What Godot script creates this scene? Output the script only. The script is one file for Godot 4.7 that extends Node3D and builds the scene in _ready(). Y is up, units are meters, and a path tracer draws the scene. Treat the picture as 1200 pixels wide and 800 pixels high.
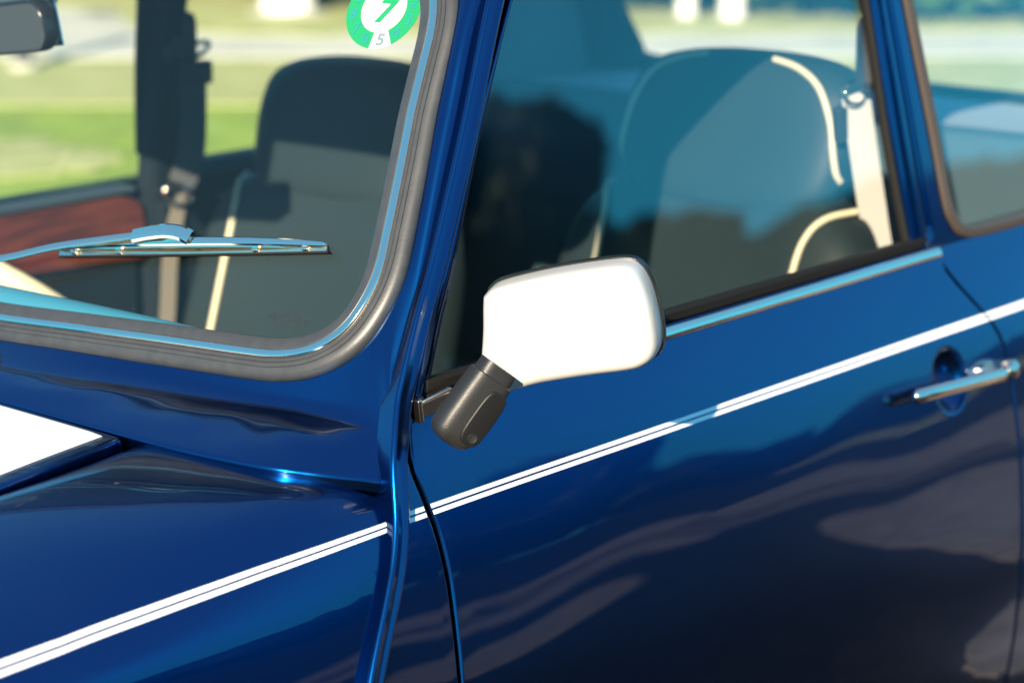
extends Node3D

# ------------------------------------------------------------------ mesh builder
class MB:
	var v := PackedVector3Array()
	var t := PackedInt32Array()

	func grid(rows: Array, cu := false, cv := false) -> MB:
		var nu: int = rows.size()
		var nv: int = rows[0].size()
		var b: int = v.size()
		for r in rows:
			v.append_array(PackedVector3Array(r))
		for i in range(nu if cu else nu - 1):
			for j in range(nv if cv else nv - 1):
				var a: int = b + i * nv + j
				var c: int = b + ((i + 1) % nu) * nv + j
				var d: int = b + ((i + 1) % nu) * nv + (j + 1) % nv
				var e: int = b + i * nv + (j + 1) % nv
				t.append_array(PackedInt32Array([a, c, d, a, d, e]))
		return self

	func cap(ring: Array, flip := false, rise := Vector3.ZERO) -> MB:
		var b: int = v.size()
		var m := Vector3.ZERO
		for p in ring:
			m += p
			v.append(p)
		v.append(m / ring.size() + rise)
		var n: int = ring.size()
		for i in n:
			if flip:
				t.append_array(PackedInt32Array([b + i, b + n, b + (i + 1) % n]))
			else:
				t.append_array(PackedInt32Array([b + i, b + (i + 1) % n, b + n]))
		return self

	# a sheet with thickness th (behind its face) and closed edges
	func shell(rows: Array, th: float, cu := false, cv := false) -> MB:
		var nu: int = rows.size()
		var nv: int = rows[0].size()
		var back := []
		for i in nu:
			var r := PackedVector3Array()
			for j in nv:
				var a: Vector3 = rows[(i + 1) % nu if cu else mini(i + 1, nu - 1)][j] - rows[(i + nu - 1) % nu if cu else maxi(i - 1, 0)][j]
				var c: Vector3 = rows[i][(j + 1) % nv if cv else mini(j + 1, nv - 1)] - rows[i][(j + nv - 1) % nv if cv else maxi(j - 1, 0)]
				var n := c.cross(a)
				n = n.normalized() if n.length() > 1e-12 else Vector3.UP
				r.append(rows[i][j] - n * th)
			back.append(r)
		grid(rows, cu, cv)
		var rev := back.duplicate()
		rev.reverse()
		grid(rev, cu, cv)
		if not cv:
			var l := []; var rr := []
			for i in nu:
				l.append(PackedVector3Array([back[i][0], rows[i][0]]))
				rr.append(PackedVector3Array([rows[i][nv - 1], back[i][nv - 1]]))
			grid(l, cu); grid(rr, cu)
		if not cu:
			grid([back[0], rows[0]], false, cv); grid([rows[nu - 1], back[nu - 1]], false, cv)
		return self

	func rbox(h: Vector3, r: float, x := Transform3D.IDENTITY) -> MB:
		var ks := []
		for k in 3:
			var q: float = h[k]
			ks.append([-q, -q + r * .3, -q + r, q - r, q - r * .3, q])
		for ax in 3:
			var a1 := (ax + 1) % 3
			var a2 := (ax + 2) % 3
			for s in [-1, 1]:
				var rows := []
				for i in 6:
					var row := PackedVector3Array()
					for j in 6:
						var p := Vector3.ZERO
						p[ax] = h[ax] * s
						p[a1] = ks[a1][i if s < 0 else 5 - i]
						p[a2] = ks[a2][j]
						var c := p.clamp(-h + Vector3.ONE * r, h - Vector3.ONE * r)
						row.append(x * (c + (p - c).normalized() * r))
					rows.append(row)
				grid(rows)
		return self

	func sweep(path: Array, normals: Array, prof: Array, cp := false, cf := true, caps := true) -> MB:
		var rows := []
		var n := path.size()
		for i in n:
			var T: Vector3 = (path[(i + 1) % n if cp else mini(i + 1, n - 1)] - path[(i + n - 1) % n if cp else maxi(i - 1, 0)]).normalized()
			var N: Vector3 = normals[i]
			N = (N - T * N.dot(T)).normalized()
			var B := T.cross(N)
			var row := PackedVector3Array()
			for p in prof:
				row.append(path[i] + B * p.x + N * p.y)
			rows.append(row)
		grid(rows, cp, cf)
		if not cp and caps and cf:
			cap(rows[0], true); cap(rows[n - 1])
		return self

	func tube(path: Array, r, sides := 10, closed := false) -> MB:
		var n := path.size()
		var N := Vector3.ZERO
		var rows := []
		for i in n:
			var T: Vector3 = (path[(i + 1) % n if closed else mini(i + 1, n - 1)] - path[(i + n - 1) % n if closed else maxi(i - 1, 0)]).normalized()
			if i == 0:
				N = T.cross(Vector3.UP if absf(T.y) < .9 else Vector3.RIGHT).normalized()
			N = (N - T * N.dot(T)).normalized()
			var B := T.cross(N)
			var q: float = r[i] if r is Array else r
			var row := PackedVector3Array()
			for k in sides:
				var a := TAU * k / sides
				row.append(path[i] + (N * cos(a) + B * sin(a)) * q)
			rows.append(row)
		grid(rows, closed, true)
		if not closed:
			cap(rows[0], true); cap(rows[n - 1])
		return self

	# turned shape: prof = [Vector2(radius, height)...] about the y axis of x
	func lathe(prof: Array, x: Transform3D, seg := 28) -> MB:
		var rows := []
		for p in prof:
			var row := PackedVector3Array()
			for k in seg:
				var a := TAU * k / seg
				row.append(x * Vector3(cos(a) * p.x, p.y, sin(a) * p.x))
			rows.append(row)
		return grid(rows, false, true)

	# flat or bent polygon plate between two rings of points
	func plate(front: Array, back: Array) -> MB:
		cap(front, true); cap(back)
		return grid([PackedVector3Array(back), PackedVector3Array(front)], false, true)

	func mirror() -> MB:
		for i in v.size():
			v[i].z = -v[i].z
		for i in range(0, t.size(), 3):
			var k := t[i]
			t[i] = t[i + 1]
			t[i + 1] = k
		return self

	func done(hard := 40.0, col = null) -> ArrayMesh:
		var fn := PackedVector3Array()
		var vn := PackedVector3Array()
		vn.resize(v.size())
		for i in range(0, t.size(), 3):
			var n := (v[t[i + 2]] - v[t[i]]).cross(v[t[i + 1]] - v[t[i]])
			fn.append(n)
			for k in 3:
				vn[t[i + k]] += n
		var a := []
		a.resize(Mesh.ARRAY_MAX)
		if hard >= 179.0:
			for i in vn.size():
				vn[i] = vn[i].normalized() if vn[i].length() > 0 else Vector3.UP
			a[Mesh.ARRAY_VERTEX] = v; a[Mesh.ARRAY_NORMAL] = vn; a[Mesh.ARRAY_INDEX] = t
			if col: a[Mesh.ARRAY_COLOR] = col
		else:
			var lim := cos(deg_to_rad(hard))
			# weld by place so that seams of joined grids smooth too
			var ids := {}
			var w := PackedInt32Array()
			for p in v:
				var key := Vector3i((p * 20000.0).round())
				if not ids.has(key): ids[key] = ids.size()
				w.append(ids[key])
			var faces := []
			faces.resize(ids.size())
			for i in ids.size(): faces[i] = PackedInt32Array()
			for i in range(0, t.size(), 3):
				if fn[i / 3].length() < 1e-14: continue
				for k in 3:
					faces[w[t[i + k]]].append(i / 3)
			var fu := PackedVector3Array()
			for n in fn: fu.append(n.normalized() if n.length() > 1e-14 else Vector3.ZERO)
			var ov := PackedVector3Array(); var on := PackedVector3Array()
			for i in range(0, t.size(), 3):
				var f := i / 3
				if fn[f].length() < 1e-14: continue
				for k in 3:
					var s := Vector3.ZERO
					for q in faces[w[t[i + k]]]:
						if fu[q].dot(fu[f]) >= lim: s += fn[q]
					ov.append(v[t[i + k]]); on.append(s.normalized())
			a[Mesh.ARRAY_VERTEX] = ov; a[Mesh.ARRAY_NORMAL] = on
		var m := ArrayMesh.new()
		m.add_surface_from_arrays(Mesh.PRIMITIVE_TRIANGLES, a)
		return m

# ------------------------------------------------------------------ naming
var M := {}
var taken := {}
var car: Node3D
var rng := RandomNumberGenerator.new()

func numbered(n: String) -> String:
	if not taken.has(n):
		taken[n] = 0
		return n
	taken[n] += 1
	return "%s_%03d" % [n, taken[n]]

func part(n: String, mesh: Mesh, m: Material, parent: Node, label := "") -> MeshInstance3D:
	var o := MeshInstance3D.new()
	o.mesh = mesh
	o.material_override = m
	o.name = n
	var k := 0
	while parent.has_node(NodePath(o.name)):
		k += 1
		o.name = "%s_%03d" % [n, k]
	parent.add_child(o, true)
	if label: o.set_meta("label", label)
	return o

func group_part(n: String, parent: Node, label := "") -> Node3D:
	var o := Node3D.new()
	o.name = n
	var k := 0
	while parent.has_node(NodePath(o.name)):
		k += 1
		o.name = "%s_%03d" % [n, k]
	parent.add_child(o, true)
	if label: o.set_meta("label", label)
	return o

func tag(o: Node, label: String, category: String, group := "") -> void:
	o.set_meta("label", label)
	o.set_meta("category", category)
	if group: o.set_meta("group", group)

func structure(n: String, mesh: Mesh, m: Material, label := "", kind := "structure") -> MeshInstance3D:
	var o := MeshInstance3D.new()
	o.mesh = mesh; o.material_override = m; o.name = numbered(n)
	add_child(o, true)
	o.set_meta("kind", kind)
	if label: o.set_meta("label", label)
	return o

# ------------------------------------------------------------------ curves
func cr(pts: Array, per := 6, closed := false) -> Array:
	var out := []
	var n := pts.size()
	for i in range(n if closed else n - 1):
		var a: Vector3 = pts[(i + n - 1) % n if closed else maxi(i - 1, 0)]
		var b: Vector3 = pts[i]
		var c: Vector3 = pts[(i + 1) % n]
		var d: Vector3 = pts[(i + 2) % n if closed else mini(i + 2, n - 1)]
		for k in per:
			out.append(b.cubic_interpolate(c, a, d, float(k) / per))
	if not closed: out.append(pts[n - 1])
	return out

func v3(list: Array) -> Array:   # Vector2 list to Vector3 list
	var o := []
	for p in list: o.append(Vector3(p.x, p.y, 0))
	return o

# x at height y along a table of Vector2(x, y), any vertical order
func look(tab: Array, y: float) -> float:
	for i in tab.size() - 1:
		var a: Vector3 = tab[i]; var b: Vector3 = tab[i + 1]
		if (y - a.y) * (y - b.y) <= 0 and absf(a.y - b.y) > 1e-7:
			return lerpf(a.x, b.x, (y - a.y) / (b.y - a.y))
	return tab[0].x if absf(y - tab[0].y) < absf(y - tab[-1].y) else tab[-1].x

# ------------------------------------------------------------------ body surfaces (x rearwards, z to the near side)
func gz(y: float, x := 0.0) -> float:
	var z := .622 - .18 * (y - .84) if y > .84 else .704 - .465 * (y - .42) * (y - .42)
	if y < .84:
		var k := minf(1.0, (.84 - y) / .1)
		z += k * (.00045 * sin(x * 9.0 + y * 13.0 + 1.0) + .0003 * sin(x * 17.0 - y * 21.0) + .0002 * sin(y * 47.0 + x * 5.0))
	return z

func wsx(z: float, y: float) -> float:
	return -.085 + .13 * z * z + .63 * (y - .86)

func wsn(z: float) -> Vector3:
	return Vector3(-1, .63, .26 * z).normalized()

func WS(z: float, y: float, off := 0.0) -> Vector3:
	return Vector3(wsx(z, y), y, z) + wsn(z) * off

var SEAM := []      # centre of the welded seam, as Vector3(x, y, 0)
var FRONT := []     # door front shut line
var REAR := []      # door rear shut line

func tables() -> void:
	SEAM = cr(v3([Vector2(.216, 1.243), Vector2(.202, 1.225), Vector2(.169, 1.18), Vector2(.107, 1.068), Vector2(.0425, .96), Vector2(.0055, .904), Vector2(-.032, .843), Vector2(-.054, .804), Vector2(-.063, .782), Vector2(-.0735, .747), Vector2(-.088, .715), Vector2(-.1035, .689), Vector2(-.1415, .625), Vector2(-.175, .55), Vector2(-.195, .45), Vector2(-.2, .2)]), 5)
	FRONT = cr(v3([Vector2(.24, 1.255), Vector2(.189, 1.178), Vector2(.118, 1.067), Vector2(.056, .958), Vector2(.017, .903), Vector2(-.012, .847), Vector2(-.030, .812), Vector2(-.034, .788), Vector2(-.030, .768), Vector2(-.026, .749), Vector2(-.0215, .725), Vector2(-.0195, .695), Vector2(-.020, .667), Vector2(-.026, .591), Vector2(-.036, .5), Vector2(-.05, .4), Vector2(-.06, .2)]), 5)
	REAR = cr(v3([Vector2(.845, 1.255), Vector2(.860, 1.129), Vector2(.877, .972), Vector2(.892, .851), Vector2(.904, .827), Vector2(.927, .797), Vector2(.971, .754), Vector2(.989, .735), Vector2(1.003, .706), Vector2(1.0065, .668), Vector2(1.008, .614), Vector2(1.007, .546), Vector2(1.0, .4), Vector2(.99, .2)]), 5)

# panel edge turned inwards: adds rounding and a return to both ends of each row
func flanged(rows: Array, r: float, depth: float, n: Vector3, ends := 3) -> Array:
	var out := []
	for row in rows:
		var a: Vector3 = row[0]; var b: Vector3 = row[row.size() - 1]
		var ta: Vector3 = (a - row[1]).normalized(); var tb: Vector3 = (b - row[row.size() - 2]).normalized()
		var q := PackedVector3Array()
		if ends & 1:
			q.append(a + ta * r - n * depth)
			for k in [90, 67.5, 45, 22.5]:
				var c := deg_to_rad(k)
				q.append(a + ta * r * sin(c) - n * r * (1 - cos(c)))
		q.append_array(PackedVector3Array(row))
		if ends & 2:
			for k in [22.5, 45, 67.5, 90]:
				var c := deg_to_rad(k)
				q.append(b + tb * r * sin(c) - n * r * (1 - cos(c)))
			q.append(b + tb * r - n * depth)
		out.append(q)
	return out

func side_rows(ys: Array, x0: Callable, x1: Callable, nx: int, extra := [], dent := false) -> Array:
	var rows := []
	for y in ys:
		var a: float = x0.call(y); var b: float = x1.call(y)
		var xs := []
		for i in nx + 1: xs.append(lerpf(a, b, float(i) / nx))
		for e in extra: xs.append(e)
		xs.sort()
		var row := PackedVector3Array()
		for x in xs:
			var z := gz(y, x)
			if dent:
				# round finger recess behind the door handle
				var d := Vector2(x - DISH.x, y - DISH.y).length() / .034
				if d < 1.12:
					z -= .021 * pow(clampf(1.0 - pow(minf(d, 1.0), 2.6), 0, 1), .8) + .0012 * (1 - smoothstep(1.0, 1.12, d))
			row.append(Vector3(x, y, z))
		rows.append(row)
	return rows

const DISH := Vector2(.868, .692)

func steps(a: float, b: float, n: int) -> Array:
	var o := []
	for i in n + 1: o.append(lerpf(a, b, float(i) / n))
	return o

# two thin white lines lying on the side of the body, 0.4 mm proud
func pin_stripes(x0: Callable, x1: Callable, s: int, parent: Node) -> void:
	for b in [[.7427, .7466], [.7486, .7524]]:
		var rows := []
		for y in steps(b[0], b[1], 3):
			var row := PackedVector3Array()
			var xa: float = x0.call(y); var xb: float = x1.call(y)
			for i in 25:
				var x := lerpf(xa, xb, i / 24.0)
				row.append(Vector3(x, y, gz(y, x) + .0005))
			rows.append(row)
		var mb := MB.new().shell(rows, .0004)
		if s < 0: mb.mirror()
		part("pin_stripe", mb.done(), M.white_vinyl, parent)

# ------------------------------------------------------------------ materials
func mat(n: String, col: Color, rough: float, metal := 0.0, spec := .5) -> StandardMaterial3D:
	var m := StandardMaterial3D.new()
	m.resource_name = n
	m.albedo_color = col.linear_to_srgb()
	m.roughness = rough
	m.metallic = metal
	m.metallic_specular = spec
	m.cull_mode = BaseMaterial3D.CULL_DISABLED
	M[n] = m
	return m

func noise_tex(freq: float, ramp: Array, size := 512, oct := 4, sd := 1, kind := FastNoiseLite.TYPE_SIMPLEX_SMOOTH) -> NoiseTexture2D:
	var f := FastNoiseLite.new()
	f.noise_type = kind
	f.seed = sd
	f.frequency = freq
	f.fractal_octaves = oct
	var t := NoiseTexture2D.new()
	t.width = size; t.height = size; t.seamless = true; t.noise = f
	if ramp.size():
		var g := Gradient.new()
		var offs := PackedFloat32Array(); var cols := PackedColorArray()
		for r in ramp:
			offs.append(r[0]); cols.append((r[1] as Color).linear_to_srgb())
		g.offsets = offs; g.colors = cols
		t.color_ramp = g
	return t

func tri(m: StandardMaterial3D, scale: Vector3) -> void:
	m.uv1_triplanar = true
	m.uv1_scale = scale
	m.uv1_triplanar_sharpness = 4.0

func bumps(m: StandardMaterial3D, freq: float, strength: float, oct := 3, sd := 5, kind := FastNoiseLite.TYPE_SIMPLEX_SMOOTH) -> void:
	var t := noise_tex(freq, [], 512, oct, sd, kind)
	t.as_normal_map = true
	t.bump_strength = 6.0
	m.normal_enabled = true
	m.normal_texture = t
	m.normal_scale = strength

func grey(v: float) -> Color:
	return Color(v, v, v)

func materials() -> void:
	var p := mat("paint", Color(.0003, .039, .15), .25, .998)
	p.clearcoat_enabled = true; p.clearcoat = .8; p.clearcoat_roughness = .0
	var wv := mat("white_vinyl", grey(.80), .25)
	wv.clearcoat_enabled = true; wv.clearcoat = .4; wv.clearcoat_roughness = .1
	var mw := mat("mirror_white", Color(.46, .445, .415), .28)
	mw.clearcoat_enabled = true; mw.clearcoat = .5; mw.clearcoat_roughness = .08
	mat("chrome", Color(.96, .78, .61), .06, 1.0)
	mat("brushed_steel", Color(.80, .66, .53), .22, 1.0)
	var r := mat("rubber", grey(.10), .42)
	r.albedo_texture = noise_tex(.02, [[0.0, Color(.026, .0275, .029)], [.5, Color(.031, .0325, .034)], [1.0, Color(.038, .039, .040)]], 512, 5, 3)
	r.albedo_color = Color.WHITE
	bumps(r, .09, .03, 4, 21)
	tri(r, Vector3(5, 5, 5))
	mat("black_rubber", grey(.010), .65, 0.0, .2)
	mat("brown_rubber", Color(.05, .038, .03), .4)
	var sb := mat("satin_black", Color(.014, .0135, .013), .46)
	bumps(sb, .3, .18, 2, 31); tri(sb, Vector3.ONE * 6.0)
	mat("dust", Color(.16, .17, .16), .9)
	mat("etch", Color(.004, .012, .016), .6)
	mat("plate_black", grey(.008), .38, 0.0, .35)
	mat("gloss_black", grey(.010), .24)
	mat("mirror_back", Color(.035, .042, .045), .35)
	mat("dark_trim", Color(.008, .012, .015), .6, 0.0, .15)
	mat("grey_trim", Color(.035, .055, .07), .5, 0.0, .25)
	var lea := mat("leather", Color(.014, .024, .027), .45, 0.0, .24)
	bumps(lea, .12, .08, 3, 41, FastNoiseLite.TYPE_CELLULAR); tri(lea, Vector3.ONE * 9.0)
	mat("rear_leather", Color(.045, .08, .10), .5, 0.0, .25)
	mat("piping", Color(.55, .50, .32), .5)
	mat("cream_plastic", Color(.66, .58, .36), .35)
	var wd := mat("wood", Color.WHITE, .45)
	wd.albedo_color = Color.WHITE
	wd.albedo_texture = noise_tex(.012, [[0.0, Color(.03, .007, .004)], [.4, Color(.075, .014, .006)], [.6, Color(.10, .02, .008)], [1.0, Color(.15, .034, .013)]], 512, 5, 8)
	tri(wd, Vector3(1.2, 7, 7))
	wd.clearcoat_enabled = true; wd.clearcoat = .25
	mat("dash_vinyl", Color(.03, .17, .24), .42)
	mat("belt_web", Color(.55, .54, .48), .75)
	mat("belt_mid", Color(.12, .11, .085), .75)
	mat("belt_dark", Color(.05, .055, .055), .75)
	mat("pillar_grey", Color(.12, .19, .22), .6)
	mat("headlining", Color(.22, .27, .30), .8)
	mat("carpet", Color(.010, .012, .013), .95, 0.0, .1)
	mat("tyre", grey(.018), .8)
	mat("alloy", Color(.55, .56, .57), .25, 1.0)
	mat("green_print", Color(.0, .20, .06), .5)
	mat("white_print", grey(.5), .5)
	mat("grey_print", Color(.12, .17, .17), .5)
	mat("blue_print", Color(.01, .17, .22), .5)
	mat("red_lamp", Color(.3, .01, .01), .2)
	var g := mat("glass", Color(.10, .2, .22, .025), .0)
	g.albedo_color.a = .004
	g.transparency = BaseMaterial3D.TRANSPARENCY_ALPHA
	var gs := mat("screen_glass", Color(.10, .2, .22, .012), .0, 0.0, .27)
	gs.albedo_color.a = .012
	gs.transparency = BaseMaterial3D.TRANSPARENCY_ALPHA
	mat("mirror_glass", grey(.85), .02, 1.0)
	# outdoors
	var asp := mat("asphalt", Color.WHITE, .9, 0.0, .12)
	asp.albedo_texture = noise_tex(.03, [[0.0, grey(.012)], [.5, grey(.020)], [1.0, grey(.034)]], 512, 5, 51)
	bumps(asp, .25, .2, 3, 52); tri(asp, Vector3.ONE * .6); asp.uv1_world_triplanar = true
	var con := mat("concrete", Color.WHITE, .9)
	con.albedo_texture = noise_tex(.012, [[0.0, Color(.38, .38, .30)], [.5, Color(.47, .47, .37)], [1.0, Color(.56, .55, .44)]], 512, 5, 53)
	tri(con, Vector3.ONE * .25); con.uv1_world_triplanar = true
	var lg := mat("lawn", Color.WHITE, .95)
	lg.albedo_texture = noise_tex(.02, [[0.0, Color(.12, .18, .012)], [.5, Color(.19, .28, .018)], [1.0, Color(.25, .34, .03)]], 512, 4, 54)
	tri(lg, Vector3.ONE * .3); lg.uv1_world_triplanar = true
	var dg := mat("dry_grass", Color.WHITE, .95)
	dg.albedo_texture = noise_tex(.02, [[0.0, Color(.22, .25, .07)], [.5, Color(.32, .34, .11)], [1.0, Color(.40, .40, .17)]], 512, 4, 55)
	tri(dg, Vector3.ONE * .3); dg.uv1_world_triplanar = true
	var rp := mat("gravel", Color.WHITE, .95)
	rp.albedo_texture = noise_tex(.03, [[0.0, Color(.13, .11, .095)], [.5, Color(.24, .20, .175)], [1.0, Color(.34, .29, .25)]], 512, 4, 56)
	tri(rp, Vector3.ONE * .4); rp.uv1_world_triplanar = true
	for k in 3:
		var lf := mat("leaf%d" % k, [Color(.035, .085, .018), Color(.05, .11, .022), Color(.03, .07, .025)][k], .6)
		lf.backlight_enabled = true
		lf.backlight = Color(.25, .35, .1)
	mat("leaf3", Color(.016, .035, .012), .75)
	mat("bark", Color(.09, .07, .055), .95)
	mat("post_white", Color(.72, .72, .68), .6)
	mat("post_dark", Color(.03, .03, .035), .6)

# ------------------------------------------------------------------ front end
var WING := []    # section at the rear of the wing: Vector3(z, y, 0)
var WINGF := []   # rounder section towards the front

func wing_tab() -> void:
	var rear := [Vector2(.449, .760), Vector2(.4500, .780), Vector2(.4535, .7890), Vector2(.464, .7935), Vector2(.485, .7950), Vector2(.525, .7945), Vector2(.572, .7915), Vector2(.611, .784), Vector2(.6355, .770), Vector2(.6485, .753), Vector2(.6565, .735)]
	var front := [Vector2(.449, .760), Vector2(.450, .781), Vector2(.4535, .7905), Vector2(.462, .7945), Vector2(.480, .7942), Vector2(.508, .789), Vector2(.540, .779), Vector2(.572, .7645), Vector2(.604, .7465), Vector2(.630, .7285), Vector2(.646, .711), Vector2(.6535, .694), Vector2(.6640, .648), Vector2(.6755, .60)]
	for y in [.70, .65, .6]: rear.append(Vector2(gz(y, -.3), y))
	for y in [.55, .5, .45, .4, .35, .3, .25, .2]:
		rear.append(Vector2(gz(y, -.3), y)); front.append(Vector2(gz(y, -.3), y))
	WING = cr(v3(rear), 5); WINGF = cr(v3(front), 5)

func wing_k(x: float) -> float:
	return smoothstep(-.42, -.09, x)

func wing_z(x: float, y: float) -> float:
	var k := wing_k(x)
	for i in range(WING.size() - 1, 0, -1):
		var a: Vector3 = WINGF[i].lerp(WING[i], k); var b: Vector3 = WINGF[i - 1].lerp(WING[i - 1], k)
		if a.y <= y and b.y >= y:
			return lerpf(a.x, b.x, (y - a.y) / (b.y - a.y))
	return gz(y)

func nose_drop(x: float) -> float:
	return .05 * pow(maxf(0, -x - .45) / .5, 2.0)

func build_wing(s: int) -> void:
	var rows := []
	for qi in WING.size():
		var q: Vector3 = WING[qi]
		var row := PackedVector3Array()
		var xe: float = look(SEAM, q.y) if q.y < .784 and q.x > .6 else -.05
		if q.x <= .6: xe = lerpf(-.13, look(SEAM, .784), clampf((q.x - .449) / .16, 0, 1))
		for i in 41:
			var x := lerpf(-.98, xe, i / 40.0)
			q = WINGF[qi].lerp(WING[qi], wing_k(x))
			var y: float = q.y - nose_drop(x)
			# tuck the crest down where it runs under the scuttle
			if q.x < .64 and q.y > .74: y -= .004 * smoothstep(-.17, -.07, x)
			# wheel arch
			if q.y < .56:
				var dx: float = absf(x + .48)
				if dx < .27: y = maxf(y, .25 + sqrt(.27 * .27 - dx * dx))
			var inner := (.449 - bonnet_w(x) - .0018) * clampf((.60 - q.x) / .15, 0, 1) if q.y > .73 else 0.0
			row.append(Vector3(x, y, q.x - inner - .05 * pow(maxf(0, -x - .6) / .38, 2.0)))
		rows.append(row)
	var mb := MB.new().shell(rows, -.0012)
	if s < 0: mb.mirror()
	var w := part("front_wing", mb.done(179), M.paint, car, "near front wing with a double white pin stripe" if s > 0 else "")
	if s > 0:
		var tab := [Vector3(-.93, .727, .7185), Vector3(-.4907, .7329, .7243), Vector3(-.4233, .7335, .7254), Vector3(-.3548, .7360, .7278), Vector3(-.2871, .7402, .7318), Vector3(-.2166, .7448, .7363), Vector3(-.1403, .7480, .7396), Vector3(-.0833, .7489, .7409)]
		var tb := cr(tab, 6)
		for h in [[0.0, .40], [.60, 1.0]]:
			var sr := []
			for u in steps(h[0], h[1], 3):
				var row := PackedVector3Array()
				for p in tb:
					var y := lerpf(p.z, p.y, u)
					row.append(Vector3(p.x, y, wing_z(p.x, y)) + Vector3(0, .4, .9) * .0006)
				sr.append(row)
			part("pin_stripe", MB.new().shell(sr, .0004).done(), M.white_vinyl, w)

func build_seam(s: int) -> void:
	# rounded flange standing out of the body from roof to sill
	var path := []; var nor := []
	for p in SEAM:
		path.append(Vector3(p.x, p.y, gz(p.y) - .002))
		var k := smoothstep(.72, .95, p.y)
		nor.append(Vector3(-.12 - .30 * k, .1, 1.0).normalized())
	var prof := []
	var hw := .0093
	for q in [Vector2(-hw, -.012), Vector2(-hw, .0085)]: prof.append(q)
	for a in [160, 135, 110, 90]:
		prof.append(Vector2(-hw + .004 + .004 * cos(deg_to_rad(a)), .0090 + .004 * sin(deg_to_rad(a))))
	prof.append(Vector2(-.002, .0122)); prof.append(Vector2(.002, .0122))
	for a in [90, 70, 45, 20]:
		prof.append(Vector2(hw - .004 + .004 * cos(deg_to_rad(a)), .0090 + .004 * sin(deg_to_rad(a))))
	prof.append(Vector2(hw, .0085)); prof.append(Vector2(hw, -.012))
	var mb := MB.new().sweep(path, nor, prof, false, true, true)
	if s < 0: mb.mirror()
	part("body_seam", mb.done(60), M.paint, car, "raised body seam running down from the windscreen pillar" if s > 0 else "")

func bonnet_w(x: float) -> float:
	return .403 + .05 * (1.0 - exp(-maxf(0, -.165 - x) / .19))

func bonnet_y(x: float, z: float) -> float:
	var k := absf(z) / .446
	return .7993 + .006 * (1 - k * k) - .055 * (-.168 - x) * (-.168 - x) * 2.0 - nose_drop(x)

func build_bonnet() -> void:
	var rows := []
	var zs := []
	for i in 49: zs.append(lerpf(-1, 1, i / 48.0))
	var xs := steps(-.95, -.1735, 40)
	for x in xs:
		var row := PackedVector3Array()
		for k in zs:
			var z: float = k * (bonnet_w(x) - .0065)
			row.append(Vector3(x, bonnet_y(x, z), z))
		rows.append(row)
	rows = flanged(rows, .005, .02, Vector3.UP)
	# rolled rear edge
	var last: PackedVector3Array = rows[rows.size() - 1]
	for k in [30, 60, 90]:
		var r := PackedVector3Array()
		for p in last: r.append(p + Vector3(.006 * sin(deg_to_rad(k)), -.006 * (1 - cos(deg_to_rad(k))), 0))
		rows.append(r)
	var r2 := PackedVector3Array()
	for p in last: r2.append(p + Vector3(.006, -.022, 0))
	rows.append(r2)
	rows.reverse()
	var b := part("bonnet", MB.new().grid(rows).done(179), M.paint, car, "blue bonnet with broad white stripes")
	for s in [1, -1]:
		var sr := []
		for i in 26:
			var row := PackedVector3Array()
			var x := lerpf(-.1795, -.95, i / 25.0)
			for j in 13:
				var z0 := .17; var z1 := .3905 + (-.168 - x) * .14
				var z := lerpf(z0, minf(z1, bonnet_w(x) - .009), j / 12.0)
				if i == 0 and j > 11: x -= .002
				row.append(Vector3(x, bonnet_y(x, z) + .0006, z))
			sr.append(row)
		var mb := MB.new().shell(sr, .0005)
		if s < 0: mb.mirror()
		part("bonnet_stripe", mb.done(), M.white_vinyl, b)

var SEALP := []   # (z, y) of the middle of the windscreen seal, whole loop

func seal_path() -> void:
	var h := [Vector2(0, .853), Vector2(.131, .8545), Vector2(.246, .859), Vector2(.355, .8625), Vector2(.455, .8645), Vector2(.492, .8665), Vector2(.524, .874), Vector2(.5485, .890), Vector2(.561, .913), Vector2(.5645, .944), Vector2(.556, .988), Vector2(.545, 1.036), Vector2(.535, 1.077), Vector2(.528, 1.115), Vector2(.521, 1.151), Vector2(.509, 1.179), Vector2(.486, 1.203), Vector2(.45, 1.214), Vector2(.3, 1.2195), Vector2(.15, 1.222), Vector2(0, 1.223)]
	var pts := v3(h)
	for i in range(h.size() - 2, 0, -1):
		pts.append(Vector3(-h[i].x, h[i].y, 0))
	SEALP = cr(pts, 5, true)

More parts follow.
